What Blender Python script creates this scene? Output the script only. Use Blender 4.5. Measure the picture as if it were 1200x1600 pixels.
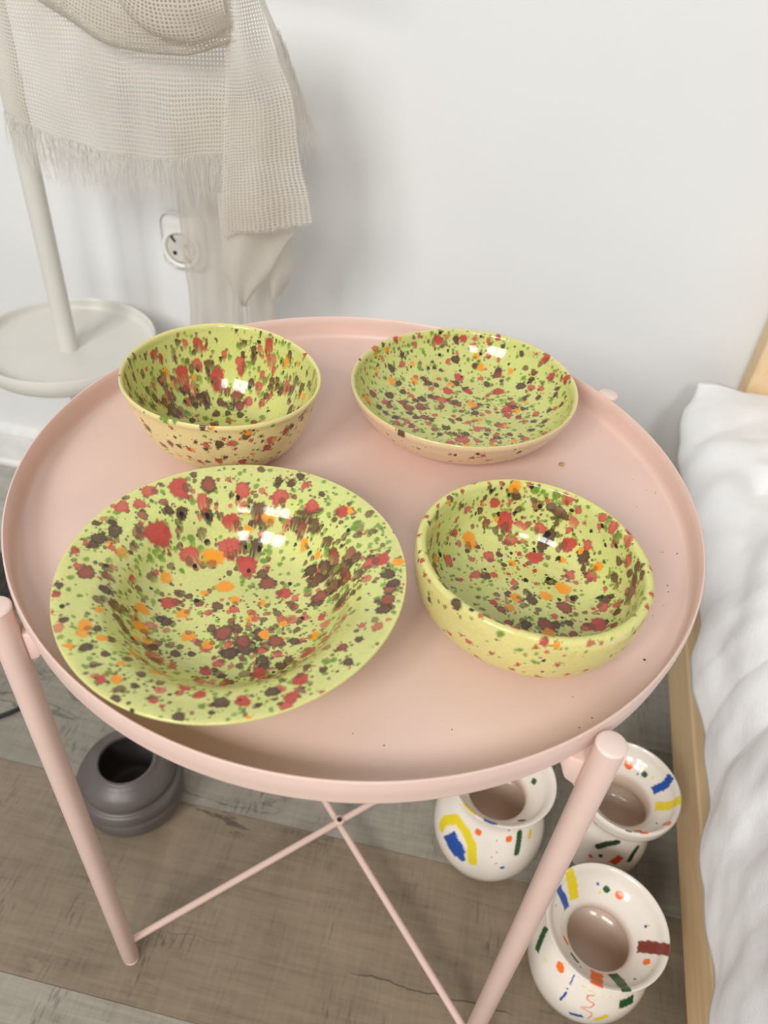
import bpy, bmesh, math, random
import numpy as np
from mathutils import Matrix, Vector, noise

for o in list(bpy.data.objects):
    bpy.data.objects.remove(o)
scene = bpy.context.scene
COL = scene.collection

# ------------------------------------------------------------------ camera
CAM = np.array([0.07194, -0.39707, 0.83487])
RIGHT = np.array([0.9770017, 0.2008101, 0.0717142])
UP = np.array([-0.1857894, 0.6366300, 0.7484547])
FWD = np.array([-0.1046418, 0.7445653, -0.6592970])
FPX = 1211.66
cam_data = bpy.data.cameras.new('camera')
cam = bpy.data.objects.new('camera', cam_data)
COL.objects.link(cam)
cam.matrix_world = Matrix(((RIGHT[0], UP[0], -FWD[0], CAM[0]), (RIGHT[1], UP[1], -FWD[1], CAM[1]),
                           (RIGHT[2], UP[2], -FWD[2], CAM[2]), (0, 0, 0, 1)))
cam_data.sensor_fit = 'VERTICAL'
cam_data.sensor_height = 36.0
cam_data.lens = FPX / 1600 * 36.0
cam_data.clip_start = 0.02
cam_data.dof.use_dof = True
cam_data.dof.focus_distance = 0.50
cam_data.dof.aperture_fstop = 7.5
scene.camera = cam

# ------------------------------------------------------------------ light
world = bpy.data.worlds.new('room_light')
scene.world = world
world.use_nodes = True
bg = world.node_tree.nodes['Background']
bg.inputs['Color'].default_value = (0.965, 0.985, 1.0, 1)
bg.inputs['Strength'].default_value = 0.44


def area_light(name, loc, target, sx, sy, power, col=(1, 1, 1)):
    d = bpy.data.lights.new(name, 'AREA')
    d.shape = 'RECTANGLE'
    d.size, d.size_y, d.energy, d.color = sx, sy, power, col
    o = bpy.data.objects.new(name, d)
    COL.objects.link(o)
    o.location = loc
    o.rotation_euler = (Vector(target) - Vector(loc)).to_track_quat('-Z', 'Y').to_euler()
    return o


for px, pz in ((-0.24, 0.25), (0.24, 0.25), (-0.24, -0.25), (0.24, -0.25)):      # four panes of the nearer window
    area_light('window_light', (-0.80 + px, -2.2 - px * 0.35, 2.15 + pz), (px, 0.1, 0.5 + pz), 0.42, 0.44, 13.2, (1.0, 0.992, 0.978))
for pz in (0.2, -0.2):                                                               # two panes of the farther one
    area_light('window_light', (0.40, -2.4, 2.35 + pz), (0, 0.1, 0.5 + pz), 0.42, 0.34, 10.5, (1.0, 0.992, 0.978))

scene.view_settings.view_transform = 'Standard'
scene.view_settings.look = 'None'
scene.view_settings.gamma = 1
scene.view_settings.use_curve_mapping = False
scene.view_settings.exposure = 0.0

# ------------------------------------------------------------------ helpers


def lin(c):
    c = np.asarray(c, float) / 255.0
    return np.where(c <= 0.04045, c / 12.92, ((c + 0.055) / 1.055) ** 2.4)


def rgba(c):
    l = lin(c)
    return (float(l[0]), float(l[1]), float(l[2]), 1.0)


def at(u, v, Y):
    """world point seen at photo position (u, v) on the vertical plane y = Y"""
    d = FWD + (u - 600) / FPX * RIGHT - (v - 800) / FPX * UP
    t = (Y - CAM[1]) / d[1]
    return CAM + d * t


def at_z(u, v, z):
    d = FWD + (u - 600) / FPX * RIGHT - (v - 800) / FPX * UP
    return CAM + d * ((z - CAM[2]) / d[2])


class NT:
    """tiny node-tree builder"""

    def __init__(self, name):
        self.m = bpy.data.materials.new(name)
        self.m.use_nodes = True
        self.t = self.m.node_tree
        self.b = self.t.nodes['Principled BSDF']
        self.out = self.t.nodes['Material Output']

    def n(self, kind, **kw):
        nd = self.t.nodes.new(kind)
        for k, v in kw.items():
            setattr(nd, k, v)
        return nd

    def l(self, a, b):
        self.t.links.new(a, b)

    def math(self, op, a, b=None, c=None, clamp=False):
        nd = self.n('ShaderNodeMath', operation=op, use_clamp=clamp)
        for i, x in enumerate((a, b, c)):
            if x is None:
                continue
            if isinstance(x, (int, float)):
                nd.inputs[i].default_value = x
            else:
                self.l(x, nd.inputs[i])
        return nd.outputs[0]

    def noise(self, vec, scale, detail=3, rough=0.5, dist=0.0):
        nd = self.n('ShaderNodeTexNoise')
        nd.inputs['Scale'].default_value = scale
        nd.inputs['Detail'].default_value = detail
        nd.inputs['Roughness'].default_value = rough
        nd.inputs['Distortion'].default_value = dist
        if vec is not None:
            self.l(vec, nd.inputs['Vector'])
        return nd.outputs['Fac']

    def mapping(self, vec, scale=(1, 1, 1), loc=(0, 0, 0)):
        nd = self.n('ShaderNodeMapping')
        nd.inputs['Scale'].default_value = scale
        nd.inputs['Location'].default_value = loc
        self.l(vec, nd.inputs['Vector'])
        return nd.outputs['Vector']

    def ramp(self, fac, stops):
        nd = self.n('ShaderNodeValToRGB')
        e = nd.color_ramp.elements
        while len(e) < len(stops):
            e.new(0.5)
        for i, (p, c) in enumerate(stops):
            e[i].position = p
            e[i].color = c if len(c) == 4 else (*c, 1)
        self.l(fac, nd.inputs['Fac'])
        return nd.outputs['Color']

    def mix(self, fac, a, b, blend='MIX'):
        nd = self.n('ShaderNodeMix', data_type='RGBA', blend_type=blend)
        for s, x in ((nd.inputs['Factor'], fac), (nd.inputs['A'], a), (nd.inputs['B'], b)):
            if isinstance(x, (int, float)):
                s.default_value = x
            elif isinstance(x, tuple):
                s.default_value = x
            else:
                self.l(x, s)
        return nd.outputs['Result']

    def bump(self, h, strength, dist):
        nd = self.n('ShaderNodeBump')
        nd.inputs['Strength'].default_value = strength
        nd.inputs['Distance'].default_value = dist
        self.l(h, nd.inputs['Height'])
        self.l(nd.outputs['Normal'], self.b.inputs['Normal'])

    def obj(self):
        return self.n('ShaderNodeTexCoord').outputs['Object']

    def uv(self):
        return self.n('ShaderNodeTexCoord').outputs['UV']


def plain(name, c, rough=0.5, var=0.04, scale=40, bump=0.0, bscale=300, metal=0.0, spec=0.5):
    t = NT(name)
    v = t.obj()
    f = t.noise(v, scale, 4)
    c = np.asarray(c, float)
    t.l(t.ramp(f, [(0.3, rgba(c * (1 - var))), (0.7, rgba(np.minimum(255, c * (1 + var))))]), t.b.inputs['Base Color'])
    t.b.inputs['Roughness'].default_value = rough
    t.b.inputs['Metallic'].default_value = metal
    t.b.inputs['Specular IOR Level'].default_value = spec
    if bump:
        t.bump(t.noise(v, bscale, 3), bump, 0.001)
    return t.m


def mesh_np(name, V, quads=None, tris=None, smooth=True, uv=None):
    me = bpy.data.meshes.new(name)
    V = np.asarray(V, np.float32)
    loops, starts, n = [], [], 0
    if quads is not None and len(quads):
        q = np.asarray(quads, np.int32)
        loops.append(q.ravel()); starts.append(np.arange(len(q)) * 4); n = len(q) * 4
    if tris is not None and len(tris):
        q = np.asarray(tris, np.int32)
        loops.append(q.ravel()); starts.append(n + np.arange(len(q)) * 3)
    L = np.concatenate(loops).astype(np.int32)
    S = np.concatenate(starts).astype(np.int32)
    me.vertices.add(len(V)); me.vertices.foreach_set('co', V.ravel())
    me.loops.add(len(L)); me.loops.foreach_set('vertex_index', L)
    me.polygons.add(len(S)); me.polygons.foreach_set('loop_start', S)
    me.update(calc_edges=True)
    me.validate()
    if smooth:
        me.polygons.foreach_set('use_smooth', np.ones(len(me.polygons), bool))
    if uv is not None:
        ul = me.uv_layers.new(name='UVMap')
        li = np.zeros(len(me.loops), np.int32)
        me.loops.foreach_get('vertex_index', li)
        ul.data.foreach_set('uv', np.asarray(uv, np.float32)[li].ravel())
    return me


def link(name, me, mat=None, parent=None, loc=None):
    o = bpy.data.objects.new(name, me)
    COL.objects.link(o)
    if mat is not None and me is not None and not me.materials:
        me.materials.append(mat)
    if parent is not None:
        o.parent = parent
    if loc is not None:
        o.location = loc
    return o


def tag(o, label=None, cat=None, group=None, kind=None):
    for k, v in (('label', label), ('category', cat), ('group', group), ('kind', kind)):
        if v:
            o[k] = v
    return o


def empty(name, loc, rz=0):
    o = bpy.data.objects.new(name, None)
    o.empty_display_size = 0.05
    COL.objects.link(o)
    o.location = loc
    o.rotation_euler = (0, 0, rz)
    return o


def bm_mesh(name, bm, smooth=False, angle=None):
    me = bpy.data.meshes.new(name)
    bm.normal_update()
    bm.to_mesh(me)
    bm.free()
    if smooth:
        me.polygons.foreach_set('use_smooth', np.ones(len(me.polygons), bool))
    if angle:
        me.set_sharp_from_angle(angle=angle)
    return me


def box(x0, x1, y0, y1, z0, z1, bevel=0.0, seg=2, smooth=False):
    bm = bmesh.new()
    bmesh.ops.create_cube(bm, size=1)
    for v in bm.verts:
        v.co = Vector(((x0 + x1) / 2 + v.co.x * (x1 - x0), (y0 + y1) / 2 + v.co.y * (y1 - y0), (z0 + z1) / 2 + v.co.z * (z1 - z0)))
    if bevel:
        bmesh.ops.bevel(bm, geom=bm.edges[:], offset=bevel, segments=seg, profile=0.5, affect='EDGES')
    return bm


def catmull(P, n=14):
    P = np.asarray(P, float)
    Q = np.vstack([2 * P[0] - P[1], P, 2 * P[-1] - P[-2]])
    out = []
    for i in range(1, len(Q) - 2):
        p0, p1, p2, p3 = Q[i - 1:i + 3]
        # centripetal-ish tangents keep corners tidy
        d1 = max(np.linalg.norm(p2 - p1), 1e-9)
        d0 = max(np.linalg.norm(p1 - p0), 1e-9)
        d2 = max(np.linalg.norm(p3 - p2), 1e-9)
        m1 = ((p1 - p0) / d0 * d1 + (p2 - p1)) / (d0 + d1) * d1 if False else ((p2 - p1) / d1 * d0 + (p1 - p0) / d0 * d1) / (d0 + d1) * d1
        m2 = ((p3 - p2) / d2 * d1 + (p2 - p1) / d1 * d2) / (d1 + d2) * d1
        t = np.linspace(0, 1, n, endpoint=False)[:, None]
        h = 2 * t ** 3 - 3 * t ** 2 + 1, t ** 3 - 2 * t ** 2 + t, -2 * t ** 3 + 3 * t ** 2, t ** 3 - t ** 2
        out.append(h[0] * p1 + h[1] * m1 + h[2] * p2 + h[3] * m2)
    out.append(P[-1:])
    return np.vstack(out)


def resample(P, n):
    s = np.r_[0, np.cumsum(np.linalg.norm(np.diff(P, axis=0), axis=1))]
    t = np.linspace(0, s[-1], n)
    return np.stack([np.interp(t, s, P[:, k]) for k in range(P.shape[1])], 1)


def lathe(name, prof, nu, wob=None, close=True):
    """prof (n, 2) of r, z from axis to axis; returns mesh plus grid data; wob(theta, r) scales the radius"""
    prof = np.asarray(prof, float)
    th = np.arange(nu) / nu * 2 * np.pi
    body = prof[1:-1]
    n = len(body)
    rr = body[:, 0][:, None] * np.ones(nu)
    if wob is not None:
        rr = rr * wob(th[None, :], body[:, 0][:, None])
    G = np.stack([rr * np.cos(th), rr * np.sin(th), body[:, 1][:, None] * np.ones(nu)], 2)
    V = np.vstack([G.reshape(-1, 3), [[0, 0, prof[0, 1]], [0, 0, prof[-1, 1]]]])
    i = np.arange(n - 1)[:, None] * nu
    j = np.arange(nu)[None, :]
    jn = (j + 1) % nu
    Q = np.stack([i + j, i + jn, i + nu + jn, i + nu + j], 2).reshape(-1, 4)
    j = np.arange(nu); jn = (j + 1) % nu
    b = (n - 1) * nu
    T = np.vstack([np.stack([np.full(nu, n * nu), jn, j], 1), np.stack([np.full(nu, n * nu + 1), b + j, b + jn], 1)])
    me = mesh_np(name, V, Q, T)
    return me, G, th


def tube(name, pts, rad, seg=16, cap=True, smooth=True):
    """a tube along pts; rad a number or list"""
    pts = [Vector(p) for p in pts]
    n = len(pts)
    rads = rad if hasattr(rad, '__len__') else [rad] * n
    V, Q, T = [], [], []
    up = None
    for i, p in enumerate(pts):
        d = (pts[min(i + 1, n - 1)] - pts[max(i - 1, 0)]).normalized()
        if up is None:
            up = d.orthogonal().normalized()
        a = (up - d * up.dot(d)).normalized()
        up = a
        b = d.cross(a)
        for k in range(seg):
            t = 2 * math.pi * k / seg
            V.append(p + (a * math.cos(t) + b * math.sin(t)) * rads[i])
    for i in range(n - 1):
        for k in range(seg):
            k2 = (k + 1) % seg
            Q.append((i * seg + k, i * seg + k2, (i + 1) * seg + k2, (i + 1) * seg + k))
    if cap:
        V += [pts[0], pts[-1]]
        for k in range(seg):
            k2 = (k + 1) % seg
            T.append((n * seg, k2, k))
            T.append((n * seg + 1, (n - 1) * seg + k, (n - 1) * seg + k2))
    me = mesh_np(name, [tuple(v) for v in V], Q, T, smooth)
    me.set_sharp_from_angle(angle=math.radians(50))
    return me


# ------------------------------------------------------------------ materials
def wall_mat():
    t = NT('white_wall_paint')
    v = t.obj()
    f = t.noise(v, 3.0, 4)
    t.l(t.ramp(f, [(0.3, rgba((226, 226, 223))), (0.7, rgba((231, 231, 229)))]), t.b.inputs['Base Color'])
    t.b.inputs['Roughness'].default_value = 0.75
    t.bump(t.noise(v, 260, 3, 0.6), 0.12, 0.0006)
    return t.m


def plank_mat():
    t = NT('weathered_laminate')
    oi = t.n('ShaderNodeObjectInfo')
    tc = t.obj()
    off = t.n('ShaderNodeVectorMath', operation='MULTIPLY_ADD')
    t.l(oi.outputs['Location'], off.inputs[0])
    off.inputs[1].default_value = (1.7, 2.3, 0)
    t.l(tc, off.inputs[2])
    v = off.outputs[0]
    grain = t.noise(t.mapping(v, (6, 90, 1)), 1.6, 6, 0.62, 0.35)
    blotch = t.noise(t.mapping(v, (3.0, 8, 1)), 1.8, 4, 0.6, 0.4)
    saw = t.noise(t.mapping(v, (260, 14, 1)), 1.0, 4, 0.65)
    stain = t.noise(t.mapping(v, (16, 9, 1), (2, 5, 0)), 1.0, 5, 0.65, 0.5)
    fine = t.noise(t.mapping(v, (40, 420, 1)), 1.0, 3, 0.6)
    k = t.math('ADD', t.math('MULTIPLY', grain, 0.34), t.math('MULTIPLY', blotch, 0.34))
    k = t.math('ADD', k, t.math('MULTIPLY', saw, 0.22))
    k = t.math('ADD', k, t.math('MULTIPLY', stain, 0.24))
    k = t.math('ADD', k, t.math('MULTIPLY', fine, 0.12))
    shade = t.ramp(k, [(0.44, (0.40, 0.37, 0.34)), (0.55, (0.80, 0.78, 0.76)), (0.66, (1.0, 1.0, 1.0)), (0.80, (1.25, 1.25, 1.23))])
    c = t.mix(1.0, oi.outputs['Color'], shade, 'MULTIPLY')
    # dark splits that run along the grain
    w = t.noise(t.mapping(v, (5.0, 16, 1), (3.1, 0.7, 0)), 1.0, 5, 0.55, 0.2)
    line = t.math('ABSOLUTE', t.math('SUBTRACT', w, 0.5))
    line = t.math('SUBTRACT', 1.0, t.math('MULTIPLY', line, 90.0), clamp=True)
    msk = t.noise(t.mapping(v, (4.0, 7.0, 1), (9, 4, 0)), 1.0, 2)
    msk = t.math('MULTIPLY', t.math('SUBTRACT', msk, 0.57), 14.0, clamp=True)
    line = t.math('MULTIPLY', line, msk)
    c = t.mix(t.math('MULTIPLY', line, 0.75), c, (0.025, 0.02, 0.016, 1))
    # short dark saw dashes across the grain, in patches
    dash = t.math('MULTIPLY', t.math('SUBTRACT', t.noise(t.mapping(v, (340, 46, 1), (1, 7, 0)), 1.0, 3, 0.6), 0.53), 9.0, clamp=True)
    patch = t.math('MULTIPLY', t.math('SUBTRACT', t.noise(t.mapping(v, (17, 9, 1), (6, 2, 0)), 1.0, 3, 0.55), 0.55), 9.0, clamp=True)
    c = t.mix(t.math('MULTIPLY', t.math('MULTIPLY', dash, patch), 0.6), c, (0.06, 0.048, 0.038, 1))
    # one long split in the board by the front leg
    pos = t.n('ShaderNodeSeparateXYZ')
    geo = t.n('ShaderNodeNewGeometry')
    t.l(geo.outputs['Position'], pos.inputs[0])
    wig = t.math('MULTIPLY_ADD', t.noise(t.mapping(geo.outputs['Position'], (22, 0, 0)), 1.0, 3, 0.6), 0.016, -0.1355)
    dy = t.math('ABSOLUTE', t.math('SUBTRACT', pos.outputs['Y'], wig))
    ln = t.math('SUBTRACT', 1.0, t.math('MULTIPLY', dy, 900.0), clamp=True)
    xr = t.math('MULTIPLY', t.math('SUBTRACT', 0.085, t.math('ABSOLUTE', t.math('SUBTRACT', pos.outputs['X'], 0.125))), 60.0, clamp=True)
    c = t.mix(t.math('MULTIPLY', t.math('MULTIPLY', ln, xr), 0.85), c, (0.02, 0.017, 0.014, 1))
    t.l(c, t.b.inputs['Base Color'])
    t.b.inputs['Roughness'].default_value = 0.42
    t.bump(t.math('SUBTRACT', k, t.math('MULTIPLY', line, 0.5)), 0.25, 0.0012)
    return t.m


def wood_mat():
    t = NT('pine_wood')
    v = t.obj()
    f = t.noise(t.mapping(v, (22, 2.0, 22)), 2.0, 5, 0.6, 0.6)
    t.l(t.ramp(f, [(0.3, rgba((222, 188, 142))), (0.55, rgba((232, 203, 160))), (0.75, rgba((214, 176, 128)))]), t.b.inputs['Base Color'])
    t.b.inputs['Roughness'].default_value = 0.5
    t.bump(f, 0.1, 0.001)
    return t.m


def linen_mat():
    t = NT('white_linen')
    v = t.uv()
    f = t.noise(v, 14, 4)
    t.l(t.ramp(f, [(0.3, rgba((234, 234, 233))), (0.7, rgba((241, 241, 240)))]), t.b.inputs['Base Color'])
    t.b.inputs['Roughness'].default_value = 0.85
    t.b.inputs['Sheen Weight'].default_value = 0.15
    wv = t.noise(t.mapping(v, (900, 300, 1)), 1.0, 2)
    t.bump(t.math('ADD', t.noise(v, 60, 4, 0.6), t.math('MULTIPLY', wv, 0.3)), 0.35, 0.0024)
    return t.m


def gauze_mat(name, pitch, open_):
    """loosely woven cloth: threads both ways with see-through gaps between them"""
    t = NT(name)
    uv = t.uv()
    wob = t.n('ShaderNodeVectorMath', operation='MULTIPLY_ADD')
    nz = t.n('ShaderNodeTexNoise')
    nz.inputs['Scale'].default_value = 34
    nz.inputs['Detail'].default_value = 3
    t.l(uv, nz.inputs['Vector'])
    t.l(nz.outputs['Color'], wob.inputs[0])
    wob.inputs[1].default_value = (pitch * 1.0, pitch * 1.0, 0)
    t.l(uv, wob.inputs[2])
    sx = t.n('ShaderNodeSeparateXYZ')
    t.l(wob.outputs[0], sx.inputs[0])
    th = []
    for a in ('X', 'Y'):
        s = t.math('SINE', t.math('MULTIPLY', sx.outputs[a], 2 * math.pi / pitch))
        th.append(t.math('MULTIPLY_ADD', s, 0.5, 0.5))
    thick = t.noise(uv, 90, 3, 0.6)
    h = t.math('MAXIMUM', th[0], th[1])
    gap = t.math('SUBTRACT', h, t.math('MULTIPLY_ADD', thick, 0.35, open_ - 0.17))
    a = t.math('MULTIPLY', gap, 7.0, clamp=True)
    dens = t.noise(uv, 18, 3, 0.5)
    c = t.ramp(dens, [(0.3, rgba((219, 211, 199))), (0.7, rgba((233, 226, 215)))])
    t.l(c, t.b.inputs['Base Color'])
    t.b.inputs['Roughness'].default_value = 0.9
    t.b.inputs['Specular IOR Level'].default_value = 0.15
    t.bump(h, 0.6, 0.0010)
    tr = t.n('ShaderNodeBsdfTranslucent')
    t.l(c, tr.inputs['Color'])
    m1 = t.n('ShaderNodeMixShader')
    m1.inputs[0].default_value = 0.42
    t.l(t.b.outputs[0], m1.inputs[1]); t.l(tr.outputs[0], m1.inputs[2])
    tp = t.n('ShaderNodeBsdfTransparent')
    m2 = t.n('ShaderNodeMixShader')
    t.l(a, m2.inputs[0])
    t.l(tp.outputs[0], m2.inputs[1]); t.l(m1.outputs[0], m2.inputs[2])
    t.l(m2.outputs[0], t.out.inputs['Surface'])
    return t.m


def glaze_mat(name, rough, coat=0.0, mott=0.2):
    t = NT(name)
    at_ = t.n('ShaderNodeVertexColor', layer_name='paint')
    v = t.obj()
    f = t.noise(v, 420, 3, 0.6)
    c = t.mix(mott, at_.outputs['Color'], t.ramp(f, [(0.35, (0.78, 0.78, 0.78)), (0.65, (1.12, 1.12, 1.12))]), 'MULTIPLY')
    f2 = t.noise(v, 1500, 3, 0.65)
    c = t.mix(mott, c, t.ramp(f2, [(0.35, (0.72, 0.70, 0.68)), (0.65, (1.2, 1.2, 1.2))]), 'MULTIPLY')
    t.l(c, t.b.inputs['Base Color'])
    t.b.inputs['Roughness'].default_value = rough
    t.b.inputs['Coat Weight'].default_value = coat
    t.b.inputs['Specular IOR Level'].default_value = 0.4
    t.b.inputs['Coat Roughness'].default_value = 0.06
    t.bump(t.noise(v, 90, 3, 0.5), 0.10, 0.0008)
    return t.m


M = {
    'wall': wall_mat(), 'plank': plank_mat(), 'wood': wood_mat(), 'linen': linen_mat(),
    'base': plain('white_trim', (232, 231, 226), 0.4),
    'pink': plain('pink_powder_coat', (224, 194, 181), 0.38, 0.012, 20, 0.05, 900),
    'pink_cap': plain('pink_plastic_cap', (229, 206, 194), 0.45, 0.012, 20),
    'white_metal': plain('white_lacquer', (216, 213, 204), 0.4, 0.01, 20),
    'white_plastic': plain('white_plastic', (236, 234, 229), 0.35, 0.01, 20),
    'dark': plain('dark_metal', (62, 58, 56), 0.4, 0.05, 40, metal=0.6),
    'hole': plain('black_plastic', (20, 19, 18), 0.5, 0.05, 40),
    'brass': plain('contact_metal', (150, 148, 142), 0.35, 0.05, 40, metal=0.8),
    'gauze': gauze_mat('open_weave_cotton', 0.0029, 0.50),
    'gauze_fine': gauze_mat('fine_weave_cotton', 0.0018, 0.34),
    'thread': plain('cotton_thread', (236, 231, 222), 0.9, 0.03, 60),
    'grey_clay': plain('grey_matt_glaze', (92, 84, 80), 0.40, 0.06, 30, 0.15, 200),
    'char_clay': plain('charcoal_matt_glaze', (62, 58, 56), 0.5, 0.05, 30, 0.15, 200),
    'glaze': glaze_mat('speckled_gloss_glaze', 0.10, 0.0),
    'vase_glaze': glaze_mat('white_gloss_glaze', 0.14, 0.0, 0.04),
    'crumb': plain('dirt', (70, 56, 44), 0.9, 0.2, 900),
    'beige_crumb': plain('dry_crumb', (170, 140, 96), 0.9, 0.2, 900),
    'cloth_in': plain('white_mattress_cover', (228, 228, 226), 0.9),
}

# ------------------------------------------------------------------ the setting
WALL = 0.5
wall = tag(link('wall_back', bm_mesh('wall_back', box(-2.2, 1.9, WALL, WALL + 0.1, -0.02, 2.6)), M['wall']), kind='structure')
bb = bmesh.new()
prof = [(0, 0), (-0.016, 0), (-0.016, 0.006), (-0.012, 0.011), (-0.012, 0.066), (-0.009, 0.073), (0, 0.075)]
ra = [bb.verts.new((-2.2, WALL + a, b)) for a, b in prof]
rb = [bb.verts.new((1.9, WALL + a, b)) for a, b in prof]
for i in range(len(prof) - 1):
    bb.faces.new((ra[i], rb[i], rb[i + 1], ra[i + 1]))
bb.faces.new(ra[::-1]); bb.faces.new(rb)
tag(link('baseboard_back', bm_mesh('baseboard_back', bb), M['base']), kind='structure')

floor = tag(link('floor', bm_mesh('floor', box(-2.2, 1.9, -1.6, WALL, -0.03, -0.0085)), M['char_clay']), kind='structure')
PW, PL = 0.2, 1.28
pm = bm_mesh('plank', box(-PL / 2 + 0.0004, PL / 2 - 0.0004, -PW / 2 + 0.0002, PW / 2 - 0.0002, -0.008, 0.0, 0.0004, 1))
pm.materials.append(M['plank'])
rnd = random.Random(5)
tones = {-1: (136, 121, 101), -2: (158, 151, 137), 0: (147, 141, 128), 1: (172, 168, 158), 2: (160, 150, 138)}
for row in range(-8, 3):
    y = row * PW + PW / 2 + 0.0
    if y + PW / 2 > WALL + 0.001:
        continue
    sh = {-1: -0.05, -2: -0.62, 0: 0.36}.get(row, rnd.uniform(-0.6, 0.6))
    for k in (-1, 0, 1):
        x = k * PL + sh
        if x + PL / 2 > 1.9 or x - PL / 2 < -2.2:
            continue
        o = link('plank', pm, None, floor, (x, y, 0))
        c = np.array(tones.get(row, (165, 155, 142)), float) * (1 if k == 0 else rnd.uniform(0.94, 1.05))
        o.color = rgba(np.minimum(c, 255))
# last row against the wall is ripped narrower
pm2 = bm_mesh('plank', box(-PL / 2 + 0.0004, PL / 2 - 0.0004, -0.05 + 0.0004, 0.05 - 0.0004, -0.008, 0.0, 0.0008, 1))
pm2.materials.append(M['plank'])
for k in (-1, 0, 1):
    o = link('plank', pm2, None, floor, (k * PL - 0.2, 0.45, 0))
    o.color = rgba((176, 172, 162))

# ------------------------------------------------------------------ pink tray table
ZT = 0.4925          # top of the tray's floor
table = tag(empty('tray_table', (0, 0, 0)), 'round pink metal tray table on four tube legs with crossed braces', 'table')
tp = [(0, 0.4887), (0.2145, 0.4887), (0.2185, 0.4893), (0.2207, 0.4915), (0.2215, 0.496), (0.2222, 0.5108), (0.2219, 0.5121), (0.2211, 0.5123),
      (0.2205, 0.5115), (0.2195, 0.5005), (0.2190, 0.4956), (0.2176, 0.4935), (0.2148, ZT), (0, ZT)]
tp = np.array(tp)
tprof = [tp[0]]
for r in np.linspace(0.02, 0.19, 6):
    tprof.append((r, 0.4887))
tprof += list(catmull(tp[1:13], 4))
for r in np.linspace(0.19, 0.02, 6):
    tprof.append((r, ZT))
tprof.append(tp[-1])
me, _, _ = lathe('tray', tprof, 192)
link('tray', me, M['pink'], table)
RL, LR, ZL, ZB = 0.2313, 0.0078, 0.5094, 0.034
legs = []
for k in range(4):
    a = math.radians(-45.5) + k * math.pi / 2
    ca, sa = math.cos(a), math.sin(a)
    x, y = RL * ca, RL * sa
    leg = link('leg', tube('leg', [(0, 0, 0.003), (0, 0, 0.006), (0, 0, ZL - 0.0022)], [LR - 0.001, LR, LR], 28), M['pink'], table, (x, y, 0))
    legs.append((x, y))
    cp = [(0, 0), (LR, 0), (LR + 0.0002, 0.0008), (LR - 0.0004, 0.0018), (LR - 0.0012, 0.0022), (0, 0.0022)]
    cme, _, _ = lathe('leg_cap', cp, 28)
    cme.set_sharp_from_angle(angle=math.radians(40))
    link('leg_cap', cme, M['pink_cap'], leg, (0, 0, ZL - 0.0022))
    fp = [(0, 0), (LR - 0.001, 0), (LR - 0.0006, 0.001), (LR - 0.001, 0.003), (0, 0.003)]
    fme, _, _ = lathe('foot_cap', fp, 28)
    link('foot_cap', fme, M['pink_cap'], leg)
    # folded sheet bracket that carries the tray
    bm = bmesh.new()
    sec = [(-LR + 0.001, 0.462, 0.0042), (-0.012, 0.467, 0.0090), (-0.018, 0.4805, 0.0110), (-0.028, 0.4880, 0.0110)]
    top = [(-LR + 0.001, 0.486, 0.0050), (-0.012, 0.4868, 0.0100), (-0.018, 0.4881, 0.0110), (-0.028, 0.48865, 0.0110)]
    ring = []
    for (d, z, w), (d2, z2, w2) in zip(sec, top):
        pts = []
        for dd, zz, ww in ((d, z, -w), (d, z, w), (d2, z2, w2), (d2, z2, -w2)):
            pts.append(bm.verts.new((dd * ca - ww * sa, dd * sa + ww * ca, zz)))
        ring.append(pts)
    for r0, r1 in zip(ring[:-1], ring[1:]):
        for i in range(4):
            bm.faces.new((r0[i], r0[(i + 1) % 4], r1[(i + 1) % 4], r1[i]))
    bm.faces.new(ring[0]); bm.faces.new(ring[-1][::-1])
    bmesh.ops.recalc_face_normals(bm, faces=bm.faces[:])
    bmesh.ops.bevel(bm, geom=bm.edges[:], offset=0.0012, segments=2, profile=0.5, affect='EDGES')
    link('tray_bracket', bm_mesh('tray_bracket', bm, True), M['pink'], leg)
    wp = tube('weld', [(-LR * ca * 0.8, -LR * sa * 0.8, 0.4575), (-(LR + 0.002) * ca, -(LR + 0.002) * sa, 0.4605), (-(LR + 0.0015) * ca, -(LR + 0.0015) * sa, 0.4665)], [0.0016, 0.0028, 0.0022], 10)
    link('weld', wp, M['pink'], leg)
BR = 0.0034
for k, dz in ((0, 0.0), (1, 0.0034)):
    (xa, ya), (xb, yb) = legs[k], legs[k + 2]
    n = 9
    pts = []
    for t in np.linspace(0.015, 0.985, n):
        w = math.exp(-((t - 0.5) / 0.05) ** 2)
        pts.append((xa + (xb - xa) * t, ya + (yb - ya) * t, ZB + (dz - 0.0017) * 2 * 0.95))
    br = link('cross_brace', tube('cross_brace', pts, BR, 14), M['pink'], table)
sp = [(0, 0), (0.0028, 0), (0.0028, 0.0008), (0.0022, 0.0014), (0.0016, 0.0014), (0.0014, 0.0006), (0, 0.0006)]
wm, _, _ = lathe('pivot_washer', [(0, 0), (0.0052, 0), (0.0054, 0.0005), (0.0048, 0.0012), (0, 0.0012)], 24)
link('pivot_washer', wm, M['pink'], table, (0, 0, ZB + 0.0060))
sm, _, _ = lathe('pivot_screw', sp, 20)
link('pivot_screw', sm, M['dark'], table, (0, 0, ZB + 0.0072))

# ------------------------------------------------------------------ painted pottery
def profile(outer, inner, n_out, n_in):
    o = resample(catmull(outer), n_out)
    i = resample(catmull(np.vstack([outer[-1:], inner])), n_in)
    return np.vstack([o, i[1:]]), n_out


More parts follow.
